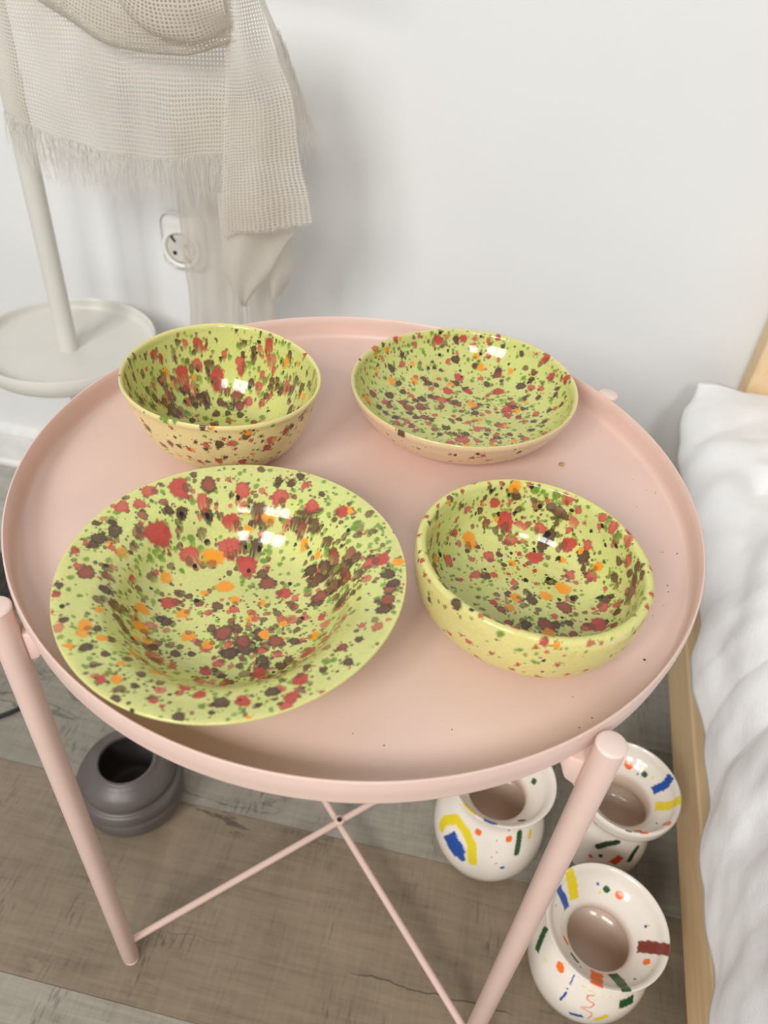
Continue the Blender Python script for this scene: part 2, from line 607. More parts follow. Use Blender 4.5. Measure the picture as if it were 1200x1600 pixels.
BOWL_SHAPES = {
    'deep': dict(c=(-0.1076, 0.0304), w=(0.0244, -0.0235, 0.0112, -0.0088), nu=640, n=(130, 150),
                 out=[(0, 0), (0.028, 0), (0.034, 0.0015), (0.042, 0.007), (0.053, 0.020), (0.0605, 0.037), (0.0650, 0.055), (0.0663, 0.0600), (0.0656, 0.0612)],
                 inn=[(0.0643, 0.0604), (0.0628, 0.055), (0.0580, 0.036), (0.0500, 0.019), (0.041, 0.0095), (0.030, 0.0060), (0.012, 0.005), (0, 0.005)]),
    'shallow': dict(c=(0.0528, 0.1089), w=(0.0079, 0.0279, -0.0044, -0.001), nu=740, n=(90, 180),
                    out=[(0, 0), (0.044, 0), (0.051, 0.0012), (0.063, 0.0072), (0.0748, 0.0180), (0.0818, 0.0295), (0.0838, 0.0362), (0.0833, 0.0376)],
                    inn=[(0.0817, 0.0368), (0.0785, 0.0285), (0.070, 0.0165), (0.058, 0.0092), (0.042, 0.0060), (0.018, 0.0048), (0, 0.0048)]),
    'wide': dict(c=(-0.0429, -0.1265), w=(-0.0105, 0.01, -0.0012, 0.0064), nu=820, n=(60, 210),
                 out=[(0, 0), (0.036, 0), (0.043, 0.0015), (0.053, 0.011), (0.061, 0.024), (0.068, 0.0310), (0.080, 0.0355), (0.0918, 0.0393), (0.0927, 0.0405), (0.0920, 0.0413)],
                 inn=[(0.0895, 0.0410), (0.080, 0.0384), (0.0705, 0.0350), (0.0640, 0.0290), (0.0560, 0.0170), (0.048, 0.0095), (0.036, 0.0060), (0.015, 0.0050), (0, 0.0050)]),
    'fr': dict(c=(0.1129, -0.0727), w=(0.0172, -0.028, -0.0044, -0.0106), nu=620, n=(110, 160),
               out=[(0, 0), (0.042, 0), (0.049, 0.0015), (0.0575, 0.0085), (0.0632, 0.0215), (0.0650, 0.0340), (0.0651, 0.0430), (0.0643, 0.0466), (0.0624, 0.0475)],
               inn=[(0.0603, 0.0466), (0.0590, 0.0430), (0.0578, 0.0310), (0.0545, 0.0180), (0.0485, 0.0100), (0.036, 0.0065), (0.015, 0.006), (0, 0.006)]),
}


def wobble(w):
    def f(th, r):
        return 1 + w[0] * np.cos(2 * th) + w[1] * np.sin(2 * th) + w[2] * np.cos(3 * th) + w[3] * np.sin(3 * th)
    return f


def sstep(a, b, x):
    t = np.clip((x - a) / (b - a), 0, 1)
    return t * t * (3 - 2 * t)


class Painter:
    def __init__(self, prof, nlip, G, th, seed):
        self.G = G
        self.prof = prof[1:-1]
        self.n, self.nu = G.shape[:2]
        self.S = np.r_[0, np.cumsum(np.linalg.norm(np.diff(self.prof, axis=0), axis=1))]
        self.nlip = nlip - 1
        self.slip = self.S[self.nlip]
        self.th = th
        d = np.gradient(self.prof, self.S, axis=0)
        self.tan = d / np.maximum(np.linalg.norm(d, axis=1, keepdims=True), 1e-9)
        self.rng = np.random.default_rng(seed)
        self.C = np.zeros((self.n, self.nu, 3))

    def smooth_noise(self, k, n=10):
        """sum of random 3D cosines, about -1..1"""
        f = np.zeros((self.n, self.nu))
        for _ in range(n):
            d = self.rng.normal(size=3)
            d *= k / np.linalg.norm(d)
            f += np.cos(self.G @ d + self.rng.uniform(0, 6.28))
        return f / np.sqrt(n / 2)

    drip_scale = 1.0

    def splat(self, i, j, rad, core, edge, alpha=1.0, drip=None, stretch=1.0, soft=0.16):
        rng = self.rng
        P = self.G[i, j]
        s0 = self.S[i]
        inner = i >= self.nlip
        tr, tz = self.tan[i]
        th = self.th[j]
        ev = np.array([tr * np.cos(th), tr * np.sin(th), tz])
        eu = np.array([-np.sin(th), np.cos(th), 0])
        steep = abs(tz)
        if drip is None:
            drip = 1 + (1.7 * self.drip_scale * steep ** 1.5 if inner else 0.25 * steep) * rng.uniform(0.3, 1.3)
        sign = 1.0 if inner else -1.0           # downhill along the profile
        reach = rad * max(drip, stretch) * 2.0
        i0, i1 = np.searchsorted(self.S, [s0 - reach, s0 + reach])
        i1 = min(i1 + 1, self.n)
        if inner:
            i0 = max(i0, self.nlip)
        else:
            i1 = min(i1, self.nlip + 1)
        if i1 <= i0:
            return
        r0 = self.prof[i0:i1, 0].min()
        half = reach / max(r0, 1e-4)
        if half > 2.5:
            cols = np.arange(self.nu)
        else:
            w = int(half / (2 * np.pi) * self.nu) + 2
            cols = np.arange(j - w, j + w + 1) % self.nu
        D = self.G[i0:i1][:, cols] - P
        a = (D @ eu) / (rad * stretch)
        b = (D @ ev) * sign
        down = b > 0
        tail = np.clip(b / (rad * drip), 0, 1)
        b = np.where(down, b / (rad * drip), b / rad)
        p = rng.uniform(0, 6.28, 4)
        ang = np.arctan2(b, a)
        rho = np.hypot(a, b) / (1 + 0.10 * np.sin(2 * ang + p[0]) + 0.07 * np.sin(3 * ang + p[1]) + 0.05 * np.sin(6 * ang + p[2]) + 0.06 * np.sin(11 * ang + p[3]))
        m = 1 - sstep(1 - soft, 1 + soft * 0.6, rho)
        if drip > 1.5:
            fr = 3.2 / 0.002
            st = 0.5 + 0.5 * np.sin(a * rad * fr + 3 * np.sin(a * rad * fr * 0.37 + p[0]))
            m = m * (1 - 0.75 * tail * st)
            edge_mix = np.clip(sstep(0.35, 1.0, rho) * 0.6 + tail * 0.9, 0, 1)
        else:
            edge_mix = sstep(0.45, 1.0, rho)
        mott = 0.5 + 0.5 * np.sin(a * 7 + p[1] * 3 + 2 * np.sin(b * 6)) * np.sin(b * 8 + p[2])
        c = core + (edge - core) * np.clip(edge_mix + (mott[..., None][..., 0] - 0.5) * 0.35, 0, 1)[..., None]
        m = (m * alpha)[..., None]
        sub = self.C[i0:i1][:, cols]
        self.C[i0:i1, cols] = sub * (1 - m) + c * m

    def stroke(self, pts, width, col, inner, square=True, alpha=1.0):
        """brush stroke: pts are (row-fraction point) 3D positions in local space"""
        pts = np.asarray(pts, float)
        X = self.G.reshape(-1, 3)
        rows = np.arange(self.n)
        ok = (rows >= self.nlip - 1) if inner else (rows <= self.nlip)
        mask = np.repeat(ok, self.nu)
        lo = pts.min(0) - width * 1.5
        hi = pts.max(0) + width * 1.5
        idx = np.where(mask & np.all((X > lo) & (X < hi), axis=1))[0]
        if not len(idx):
            return
        Q = X[idx]
        best = np.full(len(idx), 9.0)
        n = len(pts)
        for k in range(max(n - 1, 1)):
            A = pts[k]
            Bp = pts[min(k + 1, n - 1)]
            d = Bp - A
            L = np.linalg.norm(d)
            if L < 1e-9:
                dist = np.linalg.norm(Q - A, axis=1)
            else:
                u = d / L
                t = (Q - A) @ u
                if square:
                    lat = np.linalg.norm((Q - A) - t[:, None] * u, axis=1)
                    lo_ = -0.15 * width if k == 0 else -width * 0.5
                    hi_ = L + (0.15 * width if k == n - 2 else width * 0.5)
                    over = np.maximum(np.maximum(lo_ - t, t - hi_), 0)
                    dist = np.where(over > 0, np.maximum(lat, over + width * 0.5 * 0.96), lat)
                else:
                    t = np.clip(t, 0, L)
                    dist = np.linalg.norm(Q - A - t[:, None] * u, axis=1)
            best = np.minimum(best, dist)
        jit = 0.06 * np.sin(Q @ np.array([900., 1300., 700.])) + 0.05 * np.sin(Q @ np.array([-1900., 800., 1500.]))
        rho = best / (width * 0.5) + jit
        m = (1 - sstep(0.86, 1.06, rho)) * alpha
        C = self.C.reshape(-1, 3)
        C[idx] = C[idx] * (1 - m[:, None]) + lin(col) * m[:, None]

    def write(self, me, c0, c1):
        full = np.ones((self.n * self.nu + 2, 4), np.float32)
        full[:-2, :3] = np.clip(self.C, 0, 1).reshape(-1, 3)
        full[-2, :3] = self.C[0].mean(0)
        full[-1, :3] = self.C[-1].mean(0)
        a = me.color_attributes.new('paint', 'FLOAT_COLOR', 'POINT')
        a.data.foreach_set('color', full.ravel())


RED, RED2 = (190, 68, 64), (142, 52, 46)
PINKR = (198, 96, 84)
BROWN, BROWN2 = (112, 80, 58), (84, 60, 46)
ORANGE, ORANGE2 = (240, 150, 36), (222, 160, 70)
BLACK = (22, 22, 26)
GREEN, GREEN2 = (110, 138, 56), (136, 166, 72)
KIND = {'r': (RED, (170, 74, 66)), 'p': (PINKR, (178, 74, 66)), 'b': (BROWN, BROWN2), 'd': ((96, 68, 54), (60, 47, 41)), 'o': (ORANGE, ORANGE2), 'k': (BLACK, BLACK), 'g': (GREEN, GREEN2),
        'm': ((150, 74, 62), (84, 62, 52))}
KEYS = {}
#KEYS_BEGIN
KEYS = {
    'wide': [(k, (float(a), float(b), float(c))) for k, a, b, c in (q.split(',') for q in 'g,0.1476,2.881,2.01 g,0.1521,2.781,2.04 g,0.1304,1.571,1.78 g,0.1193,2.674,1.7 g,0.1511,2.398,2.44 g,0.1648,2.337,2.1 g,0.1249,0.812,2.74 g,0.1219,0.835,2.41 g,0.1249,5.686,2.29 g,0.1229,5.724,2.01 g,0.1113,6.222,1.51 g,0.1133,4.176,1.37 g,0.1279,5.126,1.1 g,0.1703,1.555,2.12 g,0.187,1.816,1.73 g,0.1905,1.609,1.72 g,0.1658,2.667,1.72 g,0.1466,0.874,2.42 g,0.1617,4.414,2.11 g,0.1713,0.705,2.74 g,0.1355,6.237,1.86 g,0.1088,4.705,1.04 g,0.1098,5.027,1.05 g,0.1188,4.283,1.92 g,0.1421,1.456,2.48 g,0.1219,3.594,1.5 g,0.1163,3.548,1.5 b,0.1395,1.701,4.98 b,0.134,1.241,4.57 b,0.1562,0.774,5.86 b,0.1421,0.552,5.01 b,0.1557,0.513,5.06 b,0.1405,3.601,3.69 b,0.1385,1.134,3.85 b,0.1516,0.667,4.43 b,0.134,0.552,3.66 b,0.135,0.375,3.26 b,0.1632,0.751,4.13 b,0.1415,1.326,3.53 b,0.1421,0.927,3.45 b,0.1794,1.487,3.5 b,0.1456,1.655,3.2 b,0.1612,1.854,3.21 b,0.1461,3.808,3.04 b,0.1516,3.923,2.43 b,0.1451,4.23,2.34 b,0.1426,3.732,2.74 b,0.1754,2.965,3.03 b,0.1809,2.935,2.36 b,0.1991,2.835,3.34 b,0.2051,4.965,3.59 b,0.1976,3.969,2.92 b,0.186,5.463,3.18 b,0.1683,5.701,2.81 b,0.1299,5.571,2.28 b,0.1491,0.253,2.94 b,0.14,0.215,2.25 b,0.1259,0.467,2.96 d,0.1188,3.065,4.21 d,0.1229,2.942,4.28 d,0.1345,2.398,3.47 d,0.1395,2.184,3.51 d,0.1304,2.49,2.75 d,0.1183,1.487,2.88 d,0.1188,1.586,2.88 d,0.1622,1.693,4.99 d,0.191,5.233,5.74 d,0.188,4.881,4.74 d,0.195,5.739,4.54 d,0.134,3.486,3.09 d,0.1728,4.138,2.81 d,0.1638,3.954,2.49 d,0.1582,4.168,2.72 d,0.1209,4.981,4.03 d,0.1224,5.279,3.56 d,0.1103,4.789,3.26 d,0.1093,4.452,2.9 d,0.1209,4.46,1.9 d,0.1153,5.762,2.84 d,0.1214,5.624,2.26 d,0.1183,0.276,4.16 d,0.1148,0.184,3.47 d,0.1168,6.245,3.97 d,0.1188,4.038,3.1 d,0.1279,3.9,2.18 d,0.1113,3.517,2.26 d,0.1138,3.793,2.31 d,0.1249,4.138,2.25 d,0.1209,5.954,2.21 d,0.1784,5.433,3.92 d,0.1668,5.578,3.4 d,0.1123,1.448,2.89 d,0.1193,1.234,2.13 d,0.1118,2.965,2.3 d,0.1183,2.896,2.32 d,0.1375,3.011,1.31 d,0.1183,3.134,3.21 d,0.1653,4.981,2.41 d,0.1754,4.743,1.85 d,0.1794,4.283,2.2 d,0.1733,5.402,2.8 d,0.1713,4.866,2.14 d,0.1143,4.942,1.58 d,0.1158,5.187,1.61 d,0.1688,0.437,3.37 d,0.1526,0.245,2.95 d,0.1622,0.912,3.83 d,0.1759,6.015,2.9 d,0.1743,3.54,3.24 d,0.1708,3.494,2.27 m,0.1844,1.287,5.19 m,0.1214,2.115,5.34 m,0.1461,0.766,5.13 m,0.1849,5.862,4.51 m,0.2001,4.437,5.66 m,0.1254,5.846,2.92 m,0.1168,0.046,4.33 m,0.1224,3.379,4.65 m,0.133,3.348,2.83 m,0.1955,5.203,4.5 m,0.1658,0.513,4.4 m,0.1441,0.46,3.98 m,0.1436,1.241,3.52 m,0.1885,2.988,3.01 p,0.1617,2.008,6.22 p,0.1138,2.751,4.22 p,0.1133,2.529,4.34 p,0.1183,2.644,3.42 p,0.1315,2.191,4.39 p,0.1269,1.854,4.99 p,0.1289,1.532,4.99 p,0.1284,1.241,3.88 p,0.1279,0.421,3.6 p,0.1632,4.659,3.3 p,0.1804,4.751,3.11 p,0.1597,2.483,5.57 p,0.1567,2.927,1.68 p,0.1244,6.076,1.8 p,0.1279,3.088,1.94 p,0.1148,3.142,1.44 p,0.1173,3.341,2.18 p,0.1193,1.962,1.61 p,0.1163,1.379,2.16 p,0.1183,1.387,2.15 p,0.1082,0.613,1.01 p,0.1229,0.713,1.02 p,0.187,0.107,2.31 p,0.1849,5.517,2.23 p,0.2076,2.299,3 p,0.1673,4.26,1.53 p,0.1289,2.751,1.34 p,0.1446,6.115,2.17 p,0.1769,5.686,2.53 p,0.2036,0.1,2.31 p,0.1965,3.234,2.32 p,0.1093,5.517,1.36 p,0.194,4.789,2.56 r,0.1183,2.329,6.68 r,0.139,2.682,7.63 r,0.1461,1.962,4.97 r,0.1749,1.77,6.69 r,0.1834,0.874,4.28 r,0.1229,1.004,4.19 r,0.1204,0.421,4.58 r,0.1597,5.885,4.37 r,0.1234,5.471,4.19 r,0.1143,5.364,3.79 r,0.1698,5.31,3.99 r,0.1728,4.643,3.37 r,0.1632,4.919,3 r,0.1264,4.843,2.99 r,0.131,4.728,3.03 r,0.1733,3.188,4.65 r,0.1471,3.195,2.27 r,0.1123,3.226,2.53 r,0.1108,3.594,2.23 r,0.1088,3.724,1.45 r,0.1138,4.299,2.43 r,0.1168,4.62,2.13 r,0.1148,4.682,1.32 r,0.1521,6.061,2.81 r,0.1658,0.184,2.47 r,0.1204,5.103,3.77 o,0.1663,2.23,6.16 o,0.1431,1.594,3.91 o,0.189,2.222,5.15 o,0.2006,2.054,3.04 o,0.1597,3.425,3.87 o,0.1592,3.686,4.41 o,0.1844,3.915,3.85 o,0.1627,2.881,3.39 o,0.1829,3.348,3.63 o,0.1229,3.854,3.77 o,0.1279,3.992,2.59 o,0.139,4.444,3.7 o,0.141,4.168,2.91 o,0.1123,3.992,2.1 o,0.1188,4.352,3 o,0.1976,0.942,2.36 o,0.1875,0.061,2.31 o,0.1526,0.958,2.09 o,0.1118,0.36,3.24 o,0.193,5.839,3.24 o,0.1663,6.161,3.22 o,0.1516,1.793,2.5 o,0.14,1.824,2.13 o,0.1511,1.157,2.64 o,0.1895,4.345,3.19 o,0.1315,3.709,2.25 o,0.1274,4.26,1.96 o,0.1093,5.126,1.31 o,0.1526,1.456,1.78 o,0.1865,2.697,2.38 k,0.132,1.893,1.42 k,0.1673,2.49,1.39 k,0.1562,2.245,1.76 k,0.1865,2.95,1.68 k,0.1784,1.732,1.4 k,0.1769,0.973,1.38 k,0.1627,1.647,1.43 k,0.1138,3.686,1.47 k,0.1511,3.885,1.22 k,0.1547,1.05,1.4 k,0.1774,0.207,1.33 k,0.1289,0.828,1.37 k,0.1249,4.559,0.82 k,0.1234,4.674,1.08 k,0.1148,5.67,0.84 k,0.1355,2.406,1.39 k,0.1405,2.184,1.41 k,0.1602,3.119,1 k,0.1547,1.249,1.06 k,0.1082,4.559,1.18 k,0.1219,5.088,0.81 k,0.1622,1.816,1.07 k,0.138,1.793,1.07'.split())],
    'fr': [(k, (float(a), float(b), float(c))) for k, a, b, c in (q.split(',') for q in 'g,0.1064,1.601,2.53 g,0.107,1.399,2.24 g,0.0957,4.5,2.3 g,0.0891,4.682,1.62 g,0.0928,5.189,0.92 g,0.1035,2.493,1.37 g,0.1047,1.034,1.38 g,0.1264,1.419,1.15 g,0.1064,1.53,1.69 g,0.0816,4.824,1.4 g,0.0863,4.408,0.7 g,0.0966,4.895,0.68 g,0.0957,5.027,0.91 g,0.1213,1.297,2.84 g,0.107,0.568,2.4 g,0.1276,2.169,1.72 g,0.1476,1.601,1.16 g,0.1533,2.625,1.12 g,0.167,3.03,1.37 g,0.1035,4.114,0.94 g,0.1264,2.007,1.73 g,0.1093,0.76,1.9 g,0.0891,3.75,1.23 g,0.091,3.892,1.21 g,0.0825,5.462,1.18 g,0.0778,4.256,1.92 g,0.1259,6.091,1.78 g,0.1075,6.081,1.98 g,0.1396,1.885,1.74 g,0.1024,3.79,1.93 b,0.1167,1.307,4.24 b,0.115,1.409,3.12 b,0.1213,2.179,2.28 b,0.1138,0.081,3.85 b,0.1293,0.355,2.97 b,0.1035,2.584,2.45 b,0.1081,0.152,3.08 b,0.1064,0.02,2.78 b,0.1161,0.203,2.61 b,0.1196,0.426,2.68 b,0.1253,6.263,2.85 b,0.1178,1.236,2.82 b,0.1138,1.601,2.27 b,0.1104,1.844,2.83 b,0.1253,1.297,2 d,0.1121,1.794,3.12 d,0.1133,2.432,1.95 d,0.1344,1.328,4.03 d,0.1424,1.378,3.18 d,0.135,0.851,4.5 d,0.1539,2.007,2.29 d,0.1653,2.554,3.34 d,0.1619,1.996,1.98 d,0.1854,0.314,3.52 d,0.1642,0.902,3.62 d,0.1739,4.945,3.41 d,0.1018,4.459,2.53 d,0.0985,4.064,3.06 d,0.103,3.861,3.12 d,0.1413,0.193,3.5 d,0.1688,5.706,3.42 d,0.159,0.334,2.73 d,0.1356,6.233,2.62 d,0.1339,1.125,2 d,0.1024,4.337,2.32 d,0.1539,6.04,2.11 d,0.1836,1.024,2.19 d,0.1453,2.442,1.71 d,0.1453,2.27,1.72 d,0.1413,0.75,1.96 d,0.163,5.959,2.64 d,0.1442,6.131,2.63 d,0.1424,0.638,2.23 d,0.1367,0.193,1.61 d,0.1836,2.706,2.45 d,0.0844,3.76,1.98 m,0.1196,0.01,4.12 m,0.1665,0.081,4.86 m,0.1716,5.523,5.26 m,0.1773,3.881,2.67 m,0.1196,2.979,2.42 m,0.1384,3.081,2.18 m,0.1316,2.098,2.88 m,0.1373,6.06,2.33 m,0.1579,5.766,2.61 m,0.1716,4.418,2.62 p,0.1178,2.341,2.53 p,0.143,1.794,4.06 p,0.1539,2.189,3.99 p,0.1276,0.872,3.08 p,0.1321,1.459,3.75 p,0.1321,1.703,2.32 p,0.1259,1.145,1.99 p,0.1098,1.115,2.22 p,0.1064,1.247,2.79 p,0.1053,0.841,2.72 p,0.1058,0.689,3.49 p,0.1127,0.314,3.67 p,0.151,0.79,3.37 p,0.1407,0.588,3.33 p,0.1773,1.925,2.49 p,0.1608,2.675,3.34 p,0.1676,2.371,2.51 p,0.1516,2.473,1.98 p,0.1424,2.777,3.35 p,0.1539,5.969,2.62 p,0.1442,0.101,3.49 p,0.1356,0.051,2.12 p,0.103,4.601,2.75 p,0.0778,4.246,1.92 p,0.1116,1.459,1.69 p,0.1167,1.844,1.71 p,0.1161,1.003,1.25 p,0.1116,0.831,1.91 p,0.0994,2.25,1.96 p,0.1035,1.966,1.68 p,0.103,2.098,1.12 p,0.1013,4.297,1.62 p,0.1516,0.628,1.67 p,0.1384,0.334,1.63 p,0.1716,5.969,2.13 p,0.1733,1.135,1.39 p,0.1053,0.426,2.1 p,0.1035,1.682,1.69 p,0.1602,1.54,1.42 r,0.1304,1.875,6.07 r,0.1173,2.017,3.7 r,0.1304,2.523,2.54 r,0.1527,1.419,5.16 r,0.1344,1.074,4.84 r,0.1527,1.672,1.72 r,0.1699,1.986,1.4 r,0.163,1.338,1.69 r,0.155,2.959,1.65 r,0.1756,3.476,2.42 r,0.1476,6.091,5.26 r,0.1499,0.091,1.34 r,0.1327,0.041,1.05 r,0.0985,4.844,2.27 r,0.0938,4.793,1.26 r,0.0778,4.459,1.43 r,0.0647,4.327,1.72 r,0.076,4.702,1.42 r,0.0816,5.006,1.63 r,0.0675,4.672,1.57 r,0.0703,5.138,1.43 r,0.0638,4.915,2.18 r,0.0722,4.044,1.6 r,0.0694,3.962,0.75 r,0.1003,6.04,1.71 r,0.0994,0.071,1.52 r,0.1003,5.878,1.68 r,0.0975,5.3,1.14 r,0.06,4.175,1.13 r,0.1013,2.959,1.84 r,0.0994,3.213,1.28 r,0.0994,3.517,1.74 r,0.0994,0.537,2.92 r,0.1024,2.767,1.34 r,0.103,2.412,1.38 r,0.091,4.489,0.7 r,0.09,5.027,0.57 r,0.1224,2.493,1.4 r,0.115,2.169,1.41 r,0.0957,3.638,1.48 r,0.0966,3.719,0.97 r,0.0919,3.973,0.96 r,0.0797,4.175,0.96 r,0.0731,5.29,1.43 o,0.139,2.351,5.15 o,0.1613,0.618,4.98 o,0.1751,0.507,3.82 o,0.1882,2.604,3.53 o,0.1339,0.618,3.32 o,0.1608,1.814,2.56 o,0.1665,5.402,3.65 o,0.1453,1.044,2.28 o,0.1344,2.959,2.19 o,0.1058,1.824,3.94 o,0.1831,3.993,2.68 o,0.0975,4.945,2.04 o,0.1053,2.615,1.63 o,0.1333,0.912,1.97 o,0.1293,1.976,1.73 k,0.1081,2.078,1.69 k,0.1259,1.956,1.44 k,0.1253,1.773,1.44 k,0.1173,1.52,1.57 k,0.1047,1.652,1.41 k,0.1121,1.186,1.4 k,0.1527,1.804,1.15 k,0.1459,1.105,1.71 k,0.1482,1.449,1.15 k,0.139,1.399,1.73 k,0.1344,1.358,2.02 k,0.1196,0.679,1.23 k,0.1184,0.902,1.11 k,0.143,0.263,1.63 k,0.1739,1.469,1.67 k,0.1636,0.993,1.68 k,0.1682,0.324,1.36 k,0.1596,0.334,1.64 k,0.1356,2.848,1.66 k,0.1613,2.422,1.12 k,0.1013,4.206,1.4 k,0.0994,3.415,1 k,0.0844,4.885,1.16 k,0.0863,4.854,0.81 k,0.0731,4.915,0.95 k,0.1098,0.801,1.36 k,0.1138,0.547,1.61 k,0.1213,1.551,0.72 k,0.1161,1.682,0.57 k,0.107,1.966,0.84 k,0.1116,1.875,1.13 k,0.1464,1.469,1.01 k,0.1453,0.263,1.09 k,0.1545,6.151,0.93 k,0.1676,6.03,1.06 k,0.1339,2.665,0.7 k,0.1304,2.452,0.71 k,0.1579,1.996,0.71 k,0.0778,4.337,0.6'.split())],
    'deep': [(k, (float(a), float(b), float(c))) for k, a, b, c in (q.split(',') for q in 'g,0.0879,5.213,1.08 g,0.0765,5.193,1.1 g,0.0578,4.114,1.16 g,0.0944,4.899,1.49 g,0.1075,1.119,1.49 g,0.1203,1.738,1.54 g,0.1156,2.533,1.24 g,0.1251,2.052,1.28 g,0.1318,1.581,1.8 g,0.1291,1.846,1.55 g,0.1305,2.395,1.78 g,0.1244,2.867,1.22 g,0.1419,2.572,1.78 g,0.1338,1.443,1.54 g,0.1041,4.516,2.11 g,0.1649,2.71,2.54 g,0.1763,2.474,2.55 g,0.1804,1.875,2.05 g,0.1777,1.296,2.04 g,0.1682,1.06,2.05 g,0.1487,2.327,1.54 g,0.1068,1.021,1.48 g,0.1001,5.557,1.51 g,0.0789,5.429,1.11 g,0.1298,3.338,1.9 g,0.1176,1.188,1.26 g,0.1033,4.467,1.48 g,0.1041,4.614,1.48 g,0.1838,2.258,2.03 g,0.1514,1.296,1.81 g,0.0797,3.907,0.91 g,0.0708,5.949,0.93 b,0.1345,2.111,3.86 b,0.1176,3.23,1.77 b,0.1163,3.456,1.73 b,0.1345,3.318,2.87 b,0.1345,2.827,2.73 b,0.1561,2.896,4.02 b,0.1399,1.198,2.82 b,0.1278,0.766,2.99 b,0.1203,0.432,2.41 b,0.1163,0.579,1.7 b,0.0944,5.301,3.01 b,0.1419,3.043,2.71 b,0.1203,3.574,2.3 b,0.1338,3.102,2.43 b,0.1419,2.798,2.25 b,0.148,2.494,2.56 b,0.1568,2.484,2.56 b,0.1568,2.258,3.36 b,0.1635,2.022,3.11 b,0.1682,1.816,2.85 b,0.1446,1.198,2.57 b,0.1419,0.992,2.55 b,0.1358,0.785,2.51 b,0.1278,0.609,2.46 b,0.1453,0.756,2.27 b,0.1365,1.109,2.04 b,0.1446,2.121,2.59 b,0.1514,1.217,2.32 b,0.1244,3.063,1.45 b,0.1453,3.181,1.95 b,0.1487,2.935,2.49 d,0.117,1.659,2.04 d,0.1203,1.532,2.3 d,0.1257,1.679,1.8 d,0.1129,0.982,2.24 d,0.1244,2.523,1.51 d,0.1129,2.916,1.45 d,0.1129,2.454,1.74 d,0.1237,2.278,1.52 d,0.148,2.572,2.29 d,0.1574,2.327,3.61 d,0.1453,1.532,2.33 d,0.1406,1.08,2.04 d,0.1743,2.16,3.08 d,0.1487,0.638,2.51 d,0.0879,5.036,3.24 d,0.0846,4.182,2.21 d,0.0797,4.575,1.97 d,0.0822,4.889,1.74 d,0.0919,5.782,2.44 d,0.0928,5.94,1.79 d,0.074,5.085,1.77 d,0.0667,4.869,1.79 d,0.0919,5.449,1.3 d,0.0879,4.565,1.08 d,0.1089,1.757,1.01 d,0.1041,4.899,2.1 d,0.1723,2.769,2.53 d,0.1743,1.571,3.09 d,0.1743,1.885,2.57 d,0.1628,1.738,2.08 d,0.1649,2.278,2.58 d,0.1622,2.474,2.31 d,0.096,5.89,1.11 d,0.0879,4.791,1.51 m,0.1581,1.738,4.43 m,0.148,2.778,3.02 m,0.1305,0.893,1.76 m,0.0797,4.467,2.42 m,0.1507,2.003,3.9 m,0.1655,1.649,3.89 m,0.1547,1.895,2.6 m,0.0976,5.94,1.78 m,0.1763,1.08,2.8 m,0.1844,2.425,2.28 p,0.1325,1.708,4.13 p,0.1325,2.258,3.33 p,0.1601,1.512,3.38 p,0.1466,1.394,3.11 p,0.1365,1.374,2.06 p,0.1305,1.208,2.29 p,0.1149,2.366,1.88 p,0.1217,2.14,1.78 p,0.1264,1.914,2.06 p,0.1237,1.404,1.28 p,0.1089,2.425,0.99 p,0.1352,2.798,1.74 p,0.1358,0.913,3.03 p,0.1574,1.257,2.58 p,0.1507,1.149,1.8 p,0.0863,4.899,2.38 p,0.0879,5.135,1.94 p,0.057,5.684,2.55 p,0.0895,5.351,1.52 p,0.1041,3.544,0.9 p,0.1217,2.955,1.21 p,0.1709,2.602,1.53 p,0.1824,1.816,2.55 p,0.1574,2.562,2.56 p,0.1338,2.965,1.96 r,0.1365,2.494,5.71 r,0.1149,2.788,2.93 r,0.1197,2.71,2.22 r,0.117,2.219,3.54 r,0.1433,2.032,5.18 r,0.1122,1.325,3.53 r,0.1062,0.707,1.7 r,0.0903,4.133,1.54 r,0.0789,4.703,2.19 r,0.0928,5.085,1.5 r,0.0895,5.724,2.88 r,0.0789,5.537,3.11 r,0.0871,5.871,0.9 r,0.0692,5.007,2.67 r,0.0651,4.771,2.02 r,0.0692,4.653,1.56 r,0.0675,5.272,2.92 r,0.0993,5.949,2 r,0.0968,4.555,1.39 r,0.0838,5.665,1.33 r,0.083,5.193,1.09 o,0.1311,2.7,2.5 o,0.1419,2.337,1.8 o,0.1203,1.021,2.76 o,0.1412,2.67,1.89 o,0.1041,4.987,1.47 o,0.1156,0.795,1.23 o,0.0976,5.321,2.56 o,0.0854,5.596,1.77 o,0.0789,4.732,1.53 o,0.0675,4.506,1.35 o,0.0749,5.39,1.56 o,0.1318,0.491,1.96 k,0.1156,2.003,0.76 k,0.117,1.993,0.76 k,0.1143,1.473,1.52 k,0.1305,1.963,1.29 k,0.1163,0.717,0.98 k,0.1082,1.227,0.75 k,0.1062,1.522,0.5 k,0.123,1.492,1.02 k,0.1561,2.611,1.02 k,0.1001,5.017,0.95 k,0.0944,5.144,1.07 k,0.0993,5.37,1.07 k,0.1379,2.278,0.77 k,0.15,1.541,1.04 k,0.1615,1.05,1.03 k,0.148,2.111,0.78 k,0.1291,1.041,1.01'.split())],
